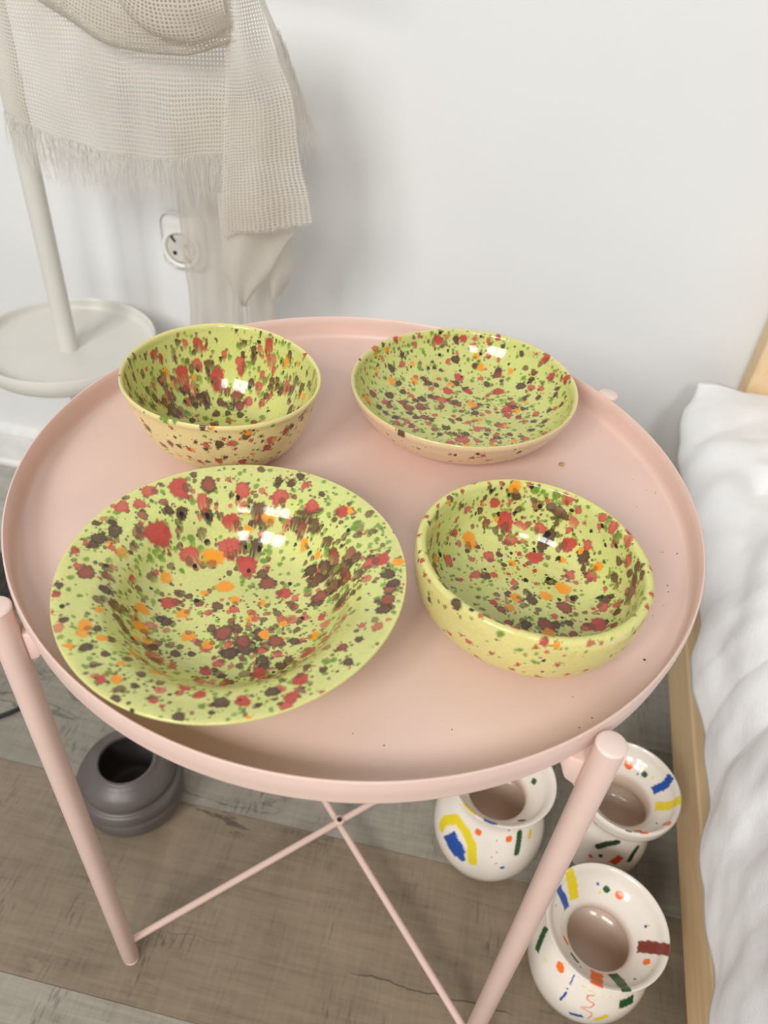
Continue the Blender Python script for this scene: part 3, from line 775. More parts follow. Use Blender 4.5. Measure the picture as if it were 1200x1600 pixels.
    'shallow': [(k, (float(a), float(b), float(c))) for k, a, b, c in (q.split(',') for q in 'g,0.1049,2.055,1.78 g,0.1044,1.961,1.79 g,0.1269,1.622,1.81 g,0.1411,1.291,1.79 g,0.1324,2.267,2.5 g,0.1329,2.055,2.16 g,0.1472,1.511,2.15 g,0.1631,1.732,1.76 g,0.1642,1.01,2.09 g,0.1795,2.802,2.39 g,0.1905,1.019,2.38 g,0.19,2.165,2.05 g,0.157,0.841,2.09 g,0.145,0.662,2.44 g,0.1411,0.459,2.06 g,0.1773,0.059,2.36 g,0.1817,5.358,1.99 g,0.1762,3.914,2.32 g,0.1642,3.94,1.97 g,0.1373,2.59,2.11 g,0.1291,2.819,2.08 g,0.1346,3.048,1.7 g,0.1247,3.048,1.7 g,0.1181,3.184,1.67 g,0.1121,2.335,1.77 g,0.1197,2.165,1.79 g,0.1274,1.494,1.81 g,0.128,0.909,2.13 g,0.1225,0.671,2.09 g,0.1258,0.391,2.38 g,0.1143,0.314,2.01 g,0.1477,0.246,2.03 g,0.097,5.273,1.18 g,0.151,3.26,2.02 g,0.1505,2.598,2.1 g,0.1466,1.936,1.79 g,0.1346,1.061,1.78 g,0.1148,1.104,1.43 g,0.1049,1.078,1.42 g,0.1395,0,1.99 g,0.1565,6.147,1.99 g,0.1828,4.814,1.98 g,0.1461,3.617,1.97 d,0.1252,2.649,3.5 d,0.111,1.783,2.89 d,0.1274,1.775,3.62 d,0.1521,1.766,3.56 d,0.1779,1.893,3.46 d,0.1592,1.588,3.18 d,0.1856,0.747,3.41 d,0.1472,1.274,3.21 d,0.1351,0.858,3.88 d,0.1263,0.815,2.82 d,0.1417,3.014,4.11 d,0.1472,2.785,3.12 d,0.1631,2.692,3.8 d,0.1488,2.259,3.54 d,0.1318,1.511,3.25 d,0.1313,1.231,3.23 d,0.1433,2.284,2.84 d,0.1176,2.437,2.12 d,0.111,1.282,1.97 d,0.1115,1.07,2.31 d,0.1433,3.176,2.71 d,0.1428,3.439,2.66 d,0.1017,4.288,2.66 d,0.1664,3.456,3.01 d,0.1812,4.262,3.31 d,0.1773,3.558,2.68 d,0.1538,0.552,3.79 d,0.1351,0.059,2.66 d,0.1208,0.408,2.38 d,0.1439,6.19,2.65 d,0.1631,5.74,2.95 d,0.1044,2.666,1.73 d,0.1022,3.065,1.66 d,0.1389,2.7,2.79 d,0.1614,3.32,2.69 d,0.1532,2.14,2.48 d,0.174,2.114,2.78 d,0.1971,4.627,2.69 d,0.1773,5.077,2.95 d,0.1713,5.655,2.3 d,0.1576,5.978,2.63 d,0.1483,0.467,2.41 d,0.1329,0.543,2.42 d,0.1302,0.246,2.36 d,0.1192,0.204,2.33 d,0.174,1.053,2.42 d,0.1642,2.437,2.78 d,0.1603,2.827,2.75 d,0.1494,3.507,2.65 d,0.1373,3.345,2.33 d,0.1373,1.978,1.8 d,0.1346,2.063,1.8 d,0.134,2.148,1.79 d,0.1411,0.662,2.44 d,0.1389,1.121,1.78 d,0.117,0.45,2.04 d,0.1708,4.305,2.61 d,0.1762,4.687,2.62 d,0.1488,5.994,2.29 d,0.1433,0.119,2.35 m,0.1346,1.214,3.59 m,0.1598,3.142,4.75 m,0.1675,2.989,4.44 m,0.1296,3.193,3.7 m,0.1543,0.263,2.71 m,0.1203,0.849,2.47 m,0.1724,3.439,3.35 m,0.1538,3.04,3.41 m,0.1812,1.766,3.11 m,0.1801,2.556,3.08 m,0.1548,0.662,3.47 m,0.174,5.867,2.65 m,0.1598,3.753,2.96 m,0.1455,3.252,3.03 m,0.168,2.403,3.13 p,0.1724,2.276,4.16 p,0.1428,1.401,2.51 p,0.1252,2.479,2.83 p,0.1291,1.868,2.17 p,0.1208,1.401,2.53 p,0.1088,1.443,2.16 p,0.1219,1.282,1.8 p,0.1313,0.739,3.15 p,0.1269,0.628,2.78 p,0.1806,5.646,3.65 p,0.1702,4.908,5.53 p,0.1636,4.644,3.55 p,0.1444,5.952,3.26 p,0.1313,6.062,2.59 p,0.1658,6.241,3.35 p,0.1406,0.28,3.05 p,0.1911,5.689,2.68 p,0.1581,3.609,2.98 p,0.1488,3.668,2.95 p,0.1225,2.904,1.72 p,0.1093,1.588,1.8 p,0.1521,0.662,2.43 p,0.1055,2.199,1.78 p,0.1559,2.284,2.46 p,0.1395,2.386,2.13 p,0.1548,2.768,2.77 p,0.1806,3.277,2.36 p,0.1066,0.917,1.4 p,0.1461,2.046,2.14 p,0.1735,3.761,2.32 p,0.162,5.578,2.93 p,0.1499,0.136,2.36 p,0.1675,5.273,2.6 p,0.1598,3.897,2.29 p,0.1252,0.221,2.01 p,0.1658,5.842,2.31 p,0.1411,3.193,2.7 r,0.111,1.978,3.95 r,0.1099,1.707,3.25 r,0.1044,1.359,2.51 r,0.1044,0.798,3.47 r,0.1066,0.425,3.7 r,0.1143,0.628,3.45 r,0.145,1.724,4.31 r,0.162,1.97,4.58 r,0.1614,1.511,3.53 r,0.1505,1.036,4.59 r,0.1603,0.543,4.47 r,0.1038,2.488,2.45 r,0.1077,2.972,1.35 r,0.1121,3.04,1.35 r,0.1603,1.112,1.76 r,0.089,4.916,1.78 r,0.0924,5.001,1.77 r,0.0843,5.069,1.5 r,0.0901,5.714,1.08 r,0.162,0.365,3.41 r,0.0901,4.135,0.91 o,0.1773,1.265,4.15 o,0.185,0.102,3.03 o,0.134,2.768,3.48 o,0.1433,2.454,3.18 o,0.1318,1.452,3.25 o,0.123,1.537,2.53 o,0.1532,1.876,2.84 o,0.1258,3.379,3.96 o,0.128,1.095,2.5 o,0.1104,2.624,2.78 o,0.1647,6.249,2.34 o,0.1049,2.437,1.75 o,0.1538,0.45,3.09 o,0.1505,5.833,2.6 o,0.1636,4.984,2.58 o,0.1241,3.32,2.32 o,0.1192,2.861,1.37 o,0.157,5.477,2.26 k,0.1236,1.97,1.44 k,0.1203,1.868,1.26 k,0.1208,1.494,1.45 k,0.123,1.155,1.08 k,0.1719,0.815,1.38 k,0.0913,4.763,1.33 k,0.0947,4.95,1.62 k,0.0913,5.341,1.8 k,0.0786,5.281,1.37 k,0.1378,1.707,1.26 k,0.1439,1.681,1.08 k,0.0786,4.738,0.91 k,0.0913,4.288,0.6 k,0.0936,4.509,0.44 k,0.0832,4.16,1.22 k,0.1082,1.163,0.89 k,0.1296,0.824,1.06 k,0.1066,1.528,1.08 k,0.1055,1.961,1.43 k,0.1296,2.377,1.07'.split())],
}
#KEYS_END


def make_bowl(key, name, label, base_in, base_out, lip, counts, seed, out_counts):
    sh = BOWL_SHAPES[key]
    prof, nl = profile(np.array(sh['out'], float), np.array(sh['inn'], float), *sh['n'])
    me, G, th = lathe(name, prof, sh['nu'], wobble(sh['w']))
    P = Painter(prof, nl, G, th, seed)
    n = P.n
    rows = np.arange(n)
    t_in = sstep(-0.0035, 0.0015, P.S - P.slip)[:, None, None]
    nz = P.smooth_noise(70)[..., None] * 0.5 + P.smooth_noise(190)[..., None] * 0.5
    bi = lin(base_in) * (1 + 0.05 * nz)
    bi = bi * (1 - 0.18 * sstep(0.2, 1.2, nz)) + lin((170, 196, 88)) * 0.18 * sstep(0.2, 1.2, nz)
    bo = lin(base_out) * (1 + 0.03 * nz)
    P.C[:] = bo * (1 - t_in) + bi * t_in
    P.drip_scale = {'deep': 1.35, 'shallow': 0.25, 'wide': 0.85, 'fr': 0.3}[key]
    l = np.exp(-((P.S - P.slip) / 0.0013) ** 2)[:, None, None] * 0.85
    P.C[:] = P.C * (1 - l) + lin(lip) * l
    area_in = np.where(rows > P.nlip + 2, P.prof[:, 0], 0)
    area_out = np.where((rows < P.nlip - 3) & (P.prof[:, 1] > 0.003), P.prof[:, 0] * np.gradient(P.S), 0)
    area_in = area_in * np.gradient(P.S)
    clus = P.smooth_noise(95)
    clus2 = P.smooth_noise(60)

    def scatter(w, kind, num, rlo, rhi, use, alpha=1.0):
        if w.sum() <= 0:
            return
        w = w / w.sum()
        core, edge = (lin(c) for c in KIND[kind])
        done = 0
        for _ in range(num * 6):
            if done >= num:
                break
            i = P.rng.choice(n, p=w)
            j = P.rng.integers(P.nu)
            c = clus[i, j] * use
            if P.rng.uniform() > 1 / (1 + np.exp(-1.4 * c)):
                continue
            r = np.exp(P.rng.uniform(np.log(rlo), np.log(rhi))) * 0.001
            v = P.rng.normal(0, 0.06)
            P.splat(i, j, r, core * (1 + v), edge * (1 + v), alpha * P.rng.uniform(0.8, 1.0), stretch=P.rng.uniform(0.8, 1.2))
            done += 1

    for kind, num, rlo, rhi in counts:
        scatter(area_in, kind, num, rlo, rhi, 1.0, 0.92)
    for kind, num, rlo, rhi in out_counts:
        scatter(area_out, kind, num, rlo, rhi, 0.8, 0.92)
    for kd, (i_s, tj, r) in KEYS.get(key, []):
        i = int(np.argmin(np.abs(P.S - i_s)))
        j = int(round(tj / (2 * np.pi) * P.nu)) % P.nu
        core, edge = (lin(c) for c in KIND[kd])
        if kd in 'rpmobd':          # flecks thrown off around each blot
            for _ in range(P.rng.integers(3, 9)):
                a_, d_ = P.rng.uniform(0, 6.28), r * 0.001 * P.rng.uniform(1.0, 2.0)
                i2 = int(np.argmin(np.abs(P.S - (i_s + d_ * math.sin(a_)))))
                j2 = int(round((tj + d_ * math.cos(a_) / max(P.prof[i, 0], 0.004)) / (2 * np.pi) * P.nu)) % P.nu
                if (i2 >= P.nlip) != (i >= P.nlip):
                    continue
                c2, e2 = (lin(c) for c in KIND[P.rng.choice(list('bbdggmp'))])
                P.splat(i2, j2, r * 0.001 * P.rng.uniform(0.14, 0.40), c2, e2, 0.85)
        P.splat(i, j, r * 0.001, core, edge, 0.96)
        if kd in 'rpo' and r > 2.2 and P.rng.uniform() < 0.6:       # dark bleed along one side
            a_ = P.rng.uniform(0.3, 2.8)
            i2 = int(np.argmin(np.abs(P.S - (i_s + r * 0.00075 * math.sin(a_)))))
            j2 = int(round((tj + r * 0.00075 * math.cos(a_) / max(P.prof[i, 0], 0.004)) / (2 * np.pi) * P.nu)) % P.nu
            if (i2 >= P.nlip) == (i >= P.nlip):
                c2, e2 = (lin(c) for c in KIND['b'])
                P.splat(i2, j2, r * 0.001 * 0.5, c2, e2, 0.6)
    P.write(me, None, None)
    o = link(name, me, M['glaze'], None, (sh['c'][0], sh['c'][1], ZT + 0.0002))
    return tag(o, label, 'bowl', 'speckled green ceramic bowls on the pink tray')


LIME = (212, 220, 124)
make_bowl('deep', 'deep_bowl', 'deep speckled lime green bowl with dripped red spots, beside the hanging scarf', (205, 205, 126), (226, 205, 146), (226, 212, 150),
          [('b', 187, 0.4, 1.1), ('g', 315, 0.6, 1.8), ('b', 52, 1.2, 3.0), ('m', 11, 2.0, 4.0), ('p', 18, 1.4, 3.2), ('r', 7, 2.2, 4.2), ('o', 3, 1.6, 3.0), ('k', 21, 0.6, 1.6)], 3,
          [('g', 145, 0.6, 1.6), ('b', 24, 1.0, 2.6), ('m', 6, 1.6, 3.2), ('r', 6, 1.4, 3.2), ('o', 2, 1.4, 2.6), ('k', 10, 0.5, 1.3)])
make_bowl('shallow', 'shallow_bowl', 'shallow speckled lime green bowl with a plain cream outside', (203, 203, 128), (228, 198, 160), (226, 206, 152),
          [('b', 345, 0.4, 1.1), ('g', 583, 0.5, 1.5), ('b', 104, 0.9, 2.4), ('d', 48, 0.8, 1.8), ('m', 15, 1.4, 3.0), ('p', 24, 1.2, 2.8), ('r', 9, 1.8, 3.8), ('o', 5, 1.6, 3.0), ('k', 24, 0.5, 1.4)], 8,
          [('g', 24, 0.5, 1.2), ('b', 6, 0.7, 1.6), ('r', 3, 0.8, 1.8), ('k', 4, 0.5, 1.4)])
make_bowl('wide', 'wide_rim_bowl', 'large wide-rimmed speckled lime green bowl at the front left of the tray', (207, 208, 132), (214, 206, 136), (216, 212, 138),
          [('b', 403, 0.4, 1.1), ('g', 680, 0.6, 1.8), ('b', 100, 1.2, 3.0), ('d', 44, 1.0, 2.4), ('m', 20, 2.0, 4.0), ('p', 39, 1.4, 3.2), ('r', 14, 2.2, 4.4), ('o', 9, 1.8, 3.6), ('k', 28, 0.6, 1.5)], 12,
          [('g', 24, 0.6, 1.6), ('r', 2, 1.0, 2.0)])
make_bowl('fr', 'thick_rim_bowl', 'thick-rimmed speckled lime green bowl with round sides at the front right of the tray', (208, 208, 134), (216, 206, 134), (212, 209, 122),
          [('b', 230, 0.4, 1.1), ('g', 388, 0.6, 1.7), ('b', 48, 1.2, 2.8), ('d', 24, 1.0, 2.0), ('m', 8, 2.0, 3.8), ('p', 19, 1.2, 2.8), ('r', 6, 2.0, 4.0), ('o', 3, 1.8, 3.4), ('k', 23, 0.6, 1.5)], 21,
          [('g', 133, 0.5, 1.4), ('b', 12, 0.7, 1.8), ('r', 7, 0.9, 2.2), ('o', 2, 1.0, 2.0), ('k', 9, 0.5, 1.2)])

# ---- the three painted vases and the dark pots
VASES = {
    'A': dict(c=(0.1564, 0.0384), out=[(0, 0), (0.040, 0), (0.047, 0.002), (0.0555, 0.018), (0.0585, 0.038), (0.0555, 0.060), (0.046, 0.079), (0.038, 0.092), (0.0385, 0.102), (0.046, 0.116), (0.0528, 0.127), (0.0540, 0.1295), (0.0532, 0.1305)],
              inn=[(0.0515, 0.1295), (0.044, 0.118), (0.0345, 0.106), (0.0295, 0.097), (0.0300, 0.088), (0.038, 0.076), (0.048, 0.064), (0.048, 0.056), (0.040, 0.050), (0.02, 0.048), (0, 0.048)], throat=0.100),
    'B': dict(c=(0.2835, 0.0603), out=[(0, 0), (0.032, 0), (0.038, 0.002), (0.0425, 0.018), (0.043, 0.045), (0.038, 0.066), (0.033, 0.082), (0.035, 0.094), (0.044, 0.104), (0.0502, 0.112), (0.0520, 0.121), (0.0517, 0.1285), (0.0505, 0.1300)],
              inn=[(0.0490, 0.1288), (0.0450, 0.120), (0.0350, 0.110), (0.0285, 0.100), (0.0275, 0.091), (0.030, 0.080), (0.036, 0.068), (0.036, 0.060), (0.030, 0.054), (0.015, 0.052), (0, 0.052)], throat=0.102),
    'C': dict(c=(0.2640, -0.0733), out=[(0, 0), (0.040, 0), (0.0455, 0.002), (0.0525, 0.016), (0.0560, 0.036), (0.0545, 0.054), (0.047, 0.069), (0.040, 0.079), (0.041, 0.088), (0.0475, 0.100), (0.0540, 0.110), (0.0551, 0.1120), (0.0545, 0.1130)],
              inn=[(0.0528, 0.1122), (0.0470, 0.1035), (0.0370, 0.0935), (0.0300, 0.0845), (0.0285, 0.077), (0.033, 0.067), (0.045, 0.055), (0.046, 0.046), (0.038, 0.038), (0.02, 0.036), (0, 0.036)], throat=0.083),
}
STROKES = {}
#STROKES_BEGIN
STROKES = {
    'C': [(True, 0.01100, (230, 206, 40), True, [(-0.035, 0.0392, 0.1116), (-0.0299, 0.0345, 0.1014), (-0.0259, 0.0259, 0.0926)]),
          (True, 0.00799, (36, 80, 158), True, [(-0.0431, 0.0243, 0.1068), (-0.0363, 0.0198, 0.0974), (-0.0325, 0.0154, 0.0919)]),
          (True, 0.00679, (46, 88, 48), False, [(0.0039, 0.0389, 0.0961)]),
          (True, 0.00822, (238, 112, 40), False, [(0.016, 0.0363, 0.0968)]),
          (True, 0.00296, (36, 80, 158), False, [(-0.0047, 0.0412, 0.0981)]),
          (True, 0.00236, (230, 206, 40), False, [(-0.0015, 0.036, 0.0926)]),
          (True, 0.00285, (36, 80, 158), False, [(0.0391, 0.0127, 0.0974)]),
          (True, 0.00228, (230, 206, 40), False, [(0.0411, 0.0133, 0.0994)]),
          (True, 0.01165, (128, 54, 44), True, [(0.0344, -0.0039, 0.0905), (0.0431, -0.0056, 0.0994), (0.0532, -0.01, 0.1126)]),
          (True, 0.00634, (238, 112, 40), False, [(0.0377, -0.0185, 0.0981), (0.0386, -0.0183, 0.0987)]),
          (True, 0.00244, (230, 206, 40), False, [(0.0403, -0.0267, 0.1051)]),
          (True, 0.00243, (30, 34, 44), False, [(0.0262, -0.036, 0.1007)]),
          (True, 0.00922, (46, 88, 48), True, [(0.0101, -0.0327, 0.0905), (0.0141, -0.0414, 0.1), (0.0151, -0.0514, 0.1126)]),
          (True, 0.01122, (238, 112, 40), True, [(-0.0045, -0.0351, 0.0919), (-0.0069, -0.0437, 0.1007), (-0.0098, -0.0524, 0.1126)]),
          (True, 0.00497, (46, 88, 48), False, [(-0.0267, -0.026, 0.0941), (-0.0227, -0.0303, 0.0948)]),
          (True, 0.00422, (238, 112, 40), False, [(-0.0338, -0.0126, 0.0926), (-0.0307, -0.0162, 0.0912)]),
          (True, 0.00219, (30, 34, 44), False, [(-0.0203, -0.036, 0.0981)]),
          (True, 0.00201, (30, 34, 44), False, [(-0.0443, 0.0103, 0.1014)]),
          (False, 0.00730, (46, 88, 48), True, [(-0.0466, 0.0013, 0.0698), (-0.0499, -0.0079, 0.0631), (-0.0514, -0.0143, 0.057)]),
          (False, 0.00762, (238, 112, 40), False, [(-0.0328, -0.0293, 0.0724), (-0.0321, -0.0312, 0.0716)]),
          (False, 0.00140, (36, 80, 158), False, [(-0.0207, -0.0355, 0.0759), (-0.0224, -0.041, 0.0689)]),
          (False, 0.00224, (36, 80, 158), False, [(-0.0238, -0.0436, 0.064)]),
          (False, 0.00255, (36, 80, 158), False, [(-0.0241, -0.0458, 0.0601), (-0.0265, -0.0485, 0.0482)]),
          (False, 0.00127, (226, 128, 98), False, [(-0.0013, -0.0462, 0.0698), (-0.0067, -0.0464, 0.0689), (-0.0063, -0.0488, 0.065), (0.0007, -0.0503, 0.0631), (-0.0015, -0.0523, 0.059), (-0.0099, -0.0527, 0.0559), (-0.0077, -0.0534, 0.0548), (-0.0, -0.0543, 0.0538), (0.0016, -0.0551, 0.0505), (-0.0, -0.0559, 0.0415)]),
          (False, 0.00974, (46, 88, 48), True, [(0.035, -0.0382, 0.0611), (0.0245, -0.0449, 0.0621)]),
          (False, 0.00646, (230, 206, 40), True, [(0.0147, -0.053, 0.0516), (0.0064, -0.0555, 0.0426)]),
          (False, 0.00563, (36, 80, 158), True, [(-0.0149, -0.0537, 0.037), (-0.0056, -0.0555, 0.0426)]),
          (False, 0.00111, (220, 210, 120), False, [(-0.0134, -0.0412, 0.0733), (-0.0, -0.0449, 0.0716)]),
          (False, 0.00194, (220, 210, 120), False, [(0.0065, -0.0452, 0.0707)]),
          (False, 0.00194, (220, 210, 120), False, [(0.0129, -0.0438, 0.0707)]),
          (False, 0.00574, (226, 222, 180), False, [(-0.0453, -0.0231, 0.0621), (-0.0441, -0.0241, 0.0631)])],
    'B': [(True, 0.00820, (238, 112, 40), False, [(0.0047, 0.0362, 0.112), (0.0055, 0.0349, 0.1108)]),
          (True, 0.00693, (46, 88, 48), False, [(0.0215, 0.0287, 0.1114)]),
          (True, 0.00242, (110, 110, 110), False, [(0.0154, 0.0293, 0.1082)]),
          (True, 0.00299, (226, 214, 120), False, [(0.0291, 0.0252, 0.1138)]),
          (True, 0.00883, (36, 80, 158), True, [(0.0312, 0.0137, 0.1088), (0.0393, 0.0166, 0.1172), (0.0431, 0.0212, 0.1276)]),
          (True, 0.01004, (230, 206, 40), True, [(0.0332, -0.0033, 0.1075), (0.0408, -0.0053, 0.1154), (0.0495, -0.0042, 0.1289)]),
          (True, 0.00756, (238, 112, 40), False, [(0.0362, -0.0288, 0.1221), (0.0365, -0.0316, 0.1276)]),
          (True, 0.00228, (30, 34, 44), False, [(0.03, -0.026, 0.1143)]),
          (True, 0.00828, (238, 112, 40), True, [(0.0107, -0.0386, 0.1149), (0.0126, -0.0481, 0.1295)]),
          (True, 0.00331, (46, 88, 48), False, [(-0.0042, -0.0494, 0.1295), (-0.0007, -0.0496, 0.1295)]),
          (False, 0.00660, (40, 66, 38), False, [(-0.0151, -0.0358, 0.0622), (-0.0087, -0.0353, 0.07), (0.0015, -0.0339, 0.0767)]),
          (False, 0.00670, (40, 66, 38), False, [(0.0246, -0.0293, 0.0656), (0.0217, -0.0337, 0.0588), (0.0207, -0.0366, 0.0507)]),
          (False, 0.00506, (30, 34, 44), False, [(-0.0099, -0.0401, 0.0531)]),
          (False, 0.00888, (214, 78, 44), True, [(0.0042, -0.0421, 0.0484), (0.0091, -0.0392, 0.0576)]),
          (False, 0.00511, (214, 78, 44), False, [(-0.0183, -0.0386, 0.0449)]),
          (False, 0.00427, (214, 78, 44), False, [(-0.0301, -0.0402, 0.113), (-0.029, -0.0398, 0.1109)])],
    'A': [(False, 0.01072, (230, 206, 40), False, [(-0.0494, -0.0279, 0.054), (-0.0472, -0.0249, 0.0649), (-0.0365, -0.0282, 0.0782), (-0.0255, -0.0384, 0.0782), (-0.017, -0.0476, 0.0705), (-0.0129, -0.0555, 0.0528)]),
          (False, 0.02270, (36, 80, 158), True, [(-0.0392, -0.0392, 0.0589), (-0.0287, -0.0491, 0.0528)]),
          (False, 0.01081, (36, 80, 158), False, [(-0.0296, -0.046, 0.0613), (-0.0246, -0.0519, 0.049)]),
          (False, 0.00742, (238, 112, 40), False, [(-0.0135, -0.0396, 0.0844)]),
          (False, 0.00740, (238, 112, 40), False, [(0.0178, -0.039, 0.0834)]),
          (False, 0.00692, (46, 88, 48), False, [(0.0276, -0.031, 0.0854), (0.0288, -0.0434, 0.0683)]),
          (False, 0.00211, (214, 78, 44), False, [(0.0062, -0.0431, 0.0824)]),
          (False, 0.00212, (214, 78, 44), False, [(0.0085, -0.0494, 0.0716)]),
          (False, 0.00212, (214, 78, 44), False, [(0.0045, -0.0528, 0.066)]),
          (False, 0.00213, (214, 78, 44), False, [(0.0103, -0.0547, 0.0589)]),
          (False, 0.00481, (36, 80, 158), False, [(0.0177, -0.0544, 0.0528)]),
          (False, 0.00483, (230, 206, 40), False, [(0.039, -0.0235, 0.0804), (0.0393, -0.0277, 0.076)]),
          (False, 0.00264, (30, 34, 44), False, [(0.0158, -0.0345, 0.0921)]),
          (True, 0.00608, (230, 206, 40), True, [(-0.0346, -0.0388, 0.13), (-0.0229, -0.0466, 0.13)]),
          (True, 0.00858, (36, 80, 158), True, [(-0.0125, -0.0505, 0.13), (-0.0028, -0.0497, 0.1282)]),
          (True, 0.00568, (46, 88, 48), False, [(0.023, -0.0337, 0.1139), (0.0261, -0.0339, 0.1162)]),
          (True, 0.00705, (46, 88, 48), False, [(0.0346, 0.0146, 0.1101)])],
}
#STROKES_END


def make_vase(key, name, label, seed):
    v = VASES[key]
    prof, nl = profile(np.array(v['out'], float), np.array(v['inn'], float), 150, 140)
    me, G, th = lathe(name, prof, 440, wobble((0.006, -0.008, 0.003, 0.002)))
    P = Painter(prof, nl, G, th, seed)
    P.C[:] = lin((234, 224, 211))
    nz = P.smooth_noise(60)[..., None]
    P.C *= 1 + 0.015 * nz
    rows = np.arange(P.n)
    clay = ((rows > P.nlip) * sstep(v['throat'] + 0.003, v['throat'] - 0.004, P.prof[:, 1]))[:, None, None]
    P.C[:] = P.C * (1 - clay) + lin((222, 200, 180)) * (1 + 0.05 * nz) * clay
    for inner, width, col, square, pts in STROKES.get(key, []):
        P.stroke(np.array(pts), width, col, inner, square)
    P.write(me, None, None)
    o = link(name, me, M['vase_glaze'], None, (v['c'][0], v['c'][1], 0.0))
    return tag(o, label, 'vase', 'white painted vases on the floor')


make_vase('A', 'painted_vase', 'white vase painted with a blue patch under a yellow arch, beneath the tray', 31)
make_vase('B', 'painted_vase', 'white vase with a thick-lipped flared rim, between another vase and the bed rail', 32)
make_vase('C', 'painted_vase', 'white flared vase with a maroon stroke on its rim, nearest the camera', 33)


def pot(name, ctrl, nl_at, c, mat):
    P = resample(catmull(ctrl), 160)
    me, _, _ = lathe(name, P, 96)
    return link(name, me, mat, None, (c[0], c[1], 0))


pot_pts = [(0, 0), (0.036, 0), (0.044, 0.003), (0.0520, 0.014), (0.0548, 0.026), (0.0545, 0.0335), (0.0520, 0.0375), (0.0525, 0.0405), (0.0560, 0.0450), (0.0562, 0.0500), (0.0535, 0.0555), (0.0495, 0.0575), (0.0490, 0.0600), (0.0495, 0.0640),
           (0.046, 0.0710), (0.040, 0.0765), (0.0335, 0.0810), (0.0305, 0.0838), (0.0285, 0.0835), (0.0275, 0.080), (0.030, 0.074), (0.040, 0.064), (0.046, 0.045), (0.044, 0.02), (0.034, 0.007), (0.01, 0.006), (0, 0.006)]
c = at_z(-58, 912, 0.045)
tag(pot('charcoal_pot', [(r * 1.12, z * 1.05) for r, z in pot_pts], 0, (c[0], c[1]), M['char_clay']), 'charcoal black ceramic pot on the floor at the far left, mostly out of view', 'pot')
tag(pot('grey_pot', pot_pts, 0, (-0.231, -0.009), M['grey_clay']), 'dark grey ridged round ceramic pot on the floor beside the left table leg', 'pot')

# ------------------------------------------------------------------ white pole stand with a round tray
SX, SY = -0.436, 0.352
stand = tag(empty('tray_stand', (SX, SY, 0)), 'white metal stand with a round tray on its pole, against the wall', 'stand')
link('pole', tube('pole', [(0, 0, 0.012), (0, 0, 0.30), (0, 0, 0.66), (0, 0, 0.83)], 0.0112, 24), M['white_metal'], stand)
sp = np.array([(0, 0.3290), (0.090, 0.3290), (0.0995, 0.3305), (0.1022, 0.335), (0.1030, 0.3505), (0.1022, 0.3522), (0.1012, 0.3512), (0.0998, 0.3425), (0.0975, 0.3385), (0.093, 0.3370), (0, 0.3370)])
prof = np.vstack([sp[:1], [(r, 0.3290) for r in (0.02, 0.05)], catmull(sp[1:10], 5), [(r, 0.3370) for r in (0.06, 0.02)], sp[-1:]])
me, _, _ = lathe('round_tray', prof, 128)
link('round_tray', me, M['white_metal'], stand)
bp = np.array([(0, 0), (0.118, 0), (0.12, 0.002), (0.12, 0.010), (0.116, 0.014), (0.02, 0.016), (0, 0.016)])
me, _, _ = lathe('base_plate', bp, 96)
link('base_plate', me, M['white_metal'], stand)
link('top_arm', tube('top_arm', [(0, 0, 0.818), (0.06, -0.010, 0.822), (0.2, -0.022, 0.822), (0.30, -0.03, 0.820)], 0.008, 14), M['white_metal'], stand)

# ------------------------------------------------------------------ the gauze scarf
scarf = tag(empty('scarf', (-0.30, 0.31, 0.82)), 'cream open-weave scarf with fringed ends hanging from the white stand', 'scarf')
bpy.context.view_layer.update()
SINV = scarf.matrix_world.inverted()
SO = np.array([-0.30, 0.31, 0.82])
rs = np.random.default_rng(4)


def panel(name, left, right, nu, nv, mat, bulge=0.0, folds=(), bottom=None, waves=0.0, seed=0):
    """left / right: lists of (u, v, Y) photo-plane stations from top to bottom; the cloth spans between them"""
    L = catmull([at(*p) for p in left], 12)
    R = catmull([at(*p) for p in right], 12)
    L, R = resample(L, nv), resample(R, nv)
    s = np.linspace(0, 1, nu)
    G = L[:, None] * (1 - s)[None, :, None] + R[:, None] * s[None, :, None]
    if bottom is not None:      # sag or lift of the lower edge, given as z offsets across the width
        b = np.interp(s, np.linspace(0, 1, len(bottom)), bottom)
        G[:, :, 2] += (np.linspace(0, 1, nv)[:, None] ** 2) * b[None, :]
    yy = -bulge * np.sin(np.pi * s)[None, :] * np.ones((nv, 1))
    t = np.linspace(0, 1, nv)[:, None]
    for amp, freq, ph, sl in folds:
        yy = yy + amp * np.sin(2 * np.pi * (freq * s[None, :] + sl * t) + ph)
    G[:, :, 1] += yy
    if waves:
        for i in range(nv):
            for j in range(nu):
                q = Vector(G[i, j] * 22 + seed)
                n3 = noise.noise_vector(q)
                G[i, j] += np.array(n3) * waves
    wid = np.linalg.norm(R - L, axis=1).mean()
    hei = np.linalg.norm(np.diff(L, axis=0), axis=1).sum()
    uv = np.stack(np.broadcast_arrays(s[None, :] * wid, (1 - t) * hei), 2).reshape(-1, 2)
    i = np.arange(nv - 1)[:, None] * nu
    j = np.arange(nu - 1)[None, :]
    Q = np.stack([i + j, i + nu + j, i + nu + j + 1, i + j + 1], 2).reshape(-1, 4)
    me = mesh_np(name, G.reshape(-1, 3) - SO, Q, None, True, uv)
    o = link(name, me, mat, scarf)
    return o, G


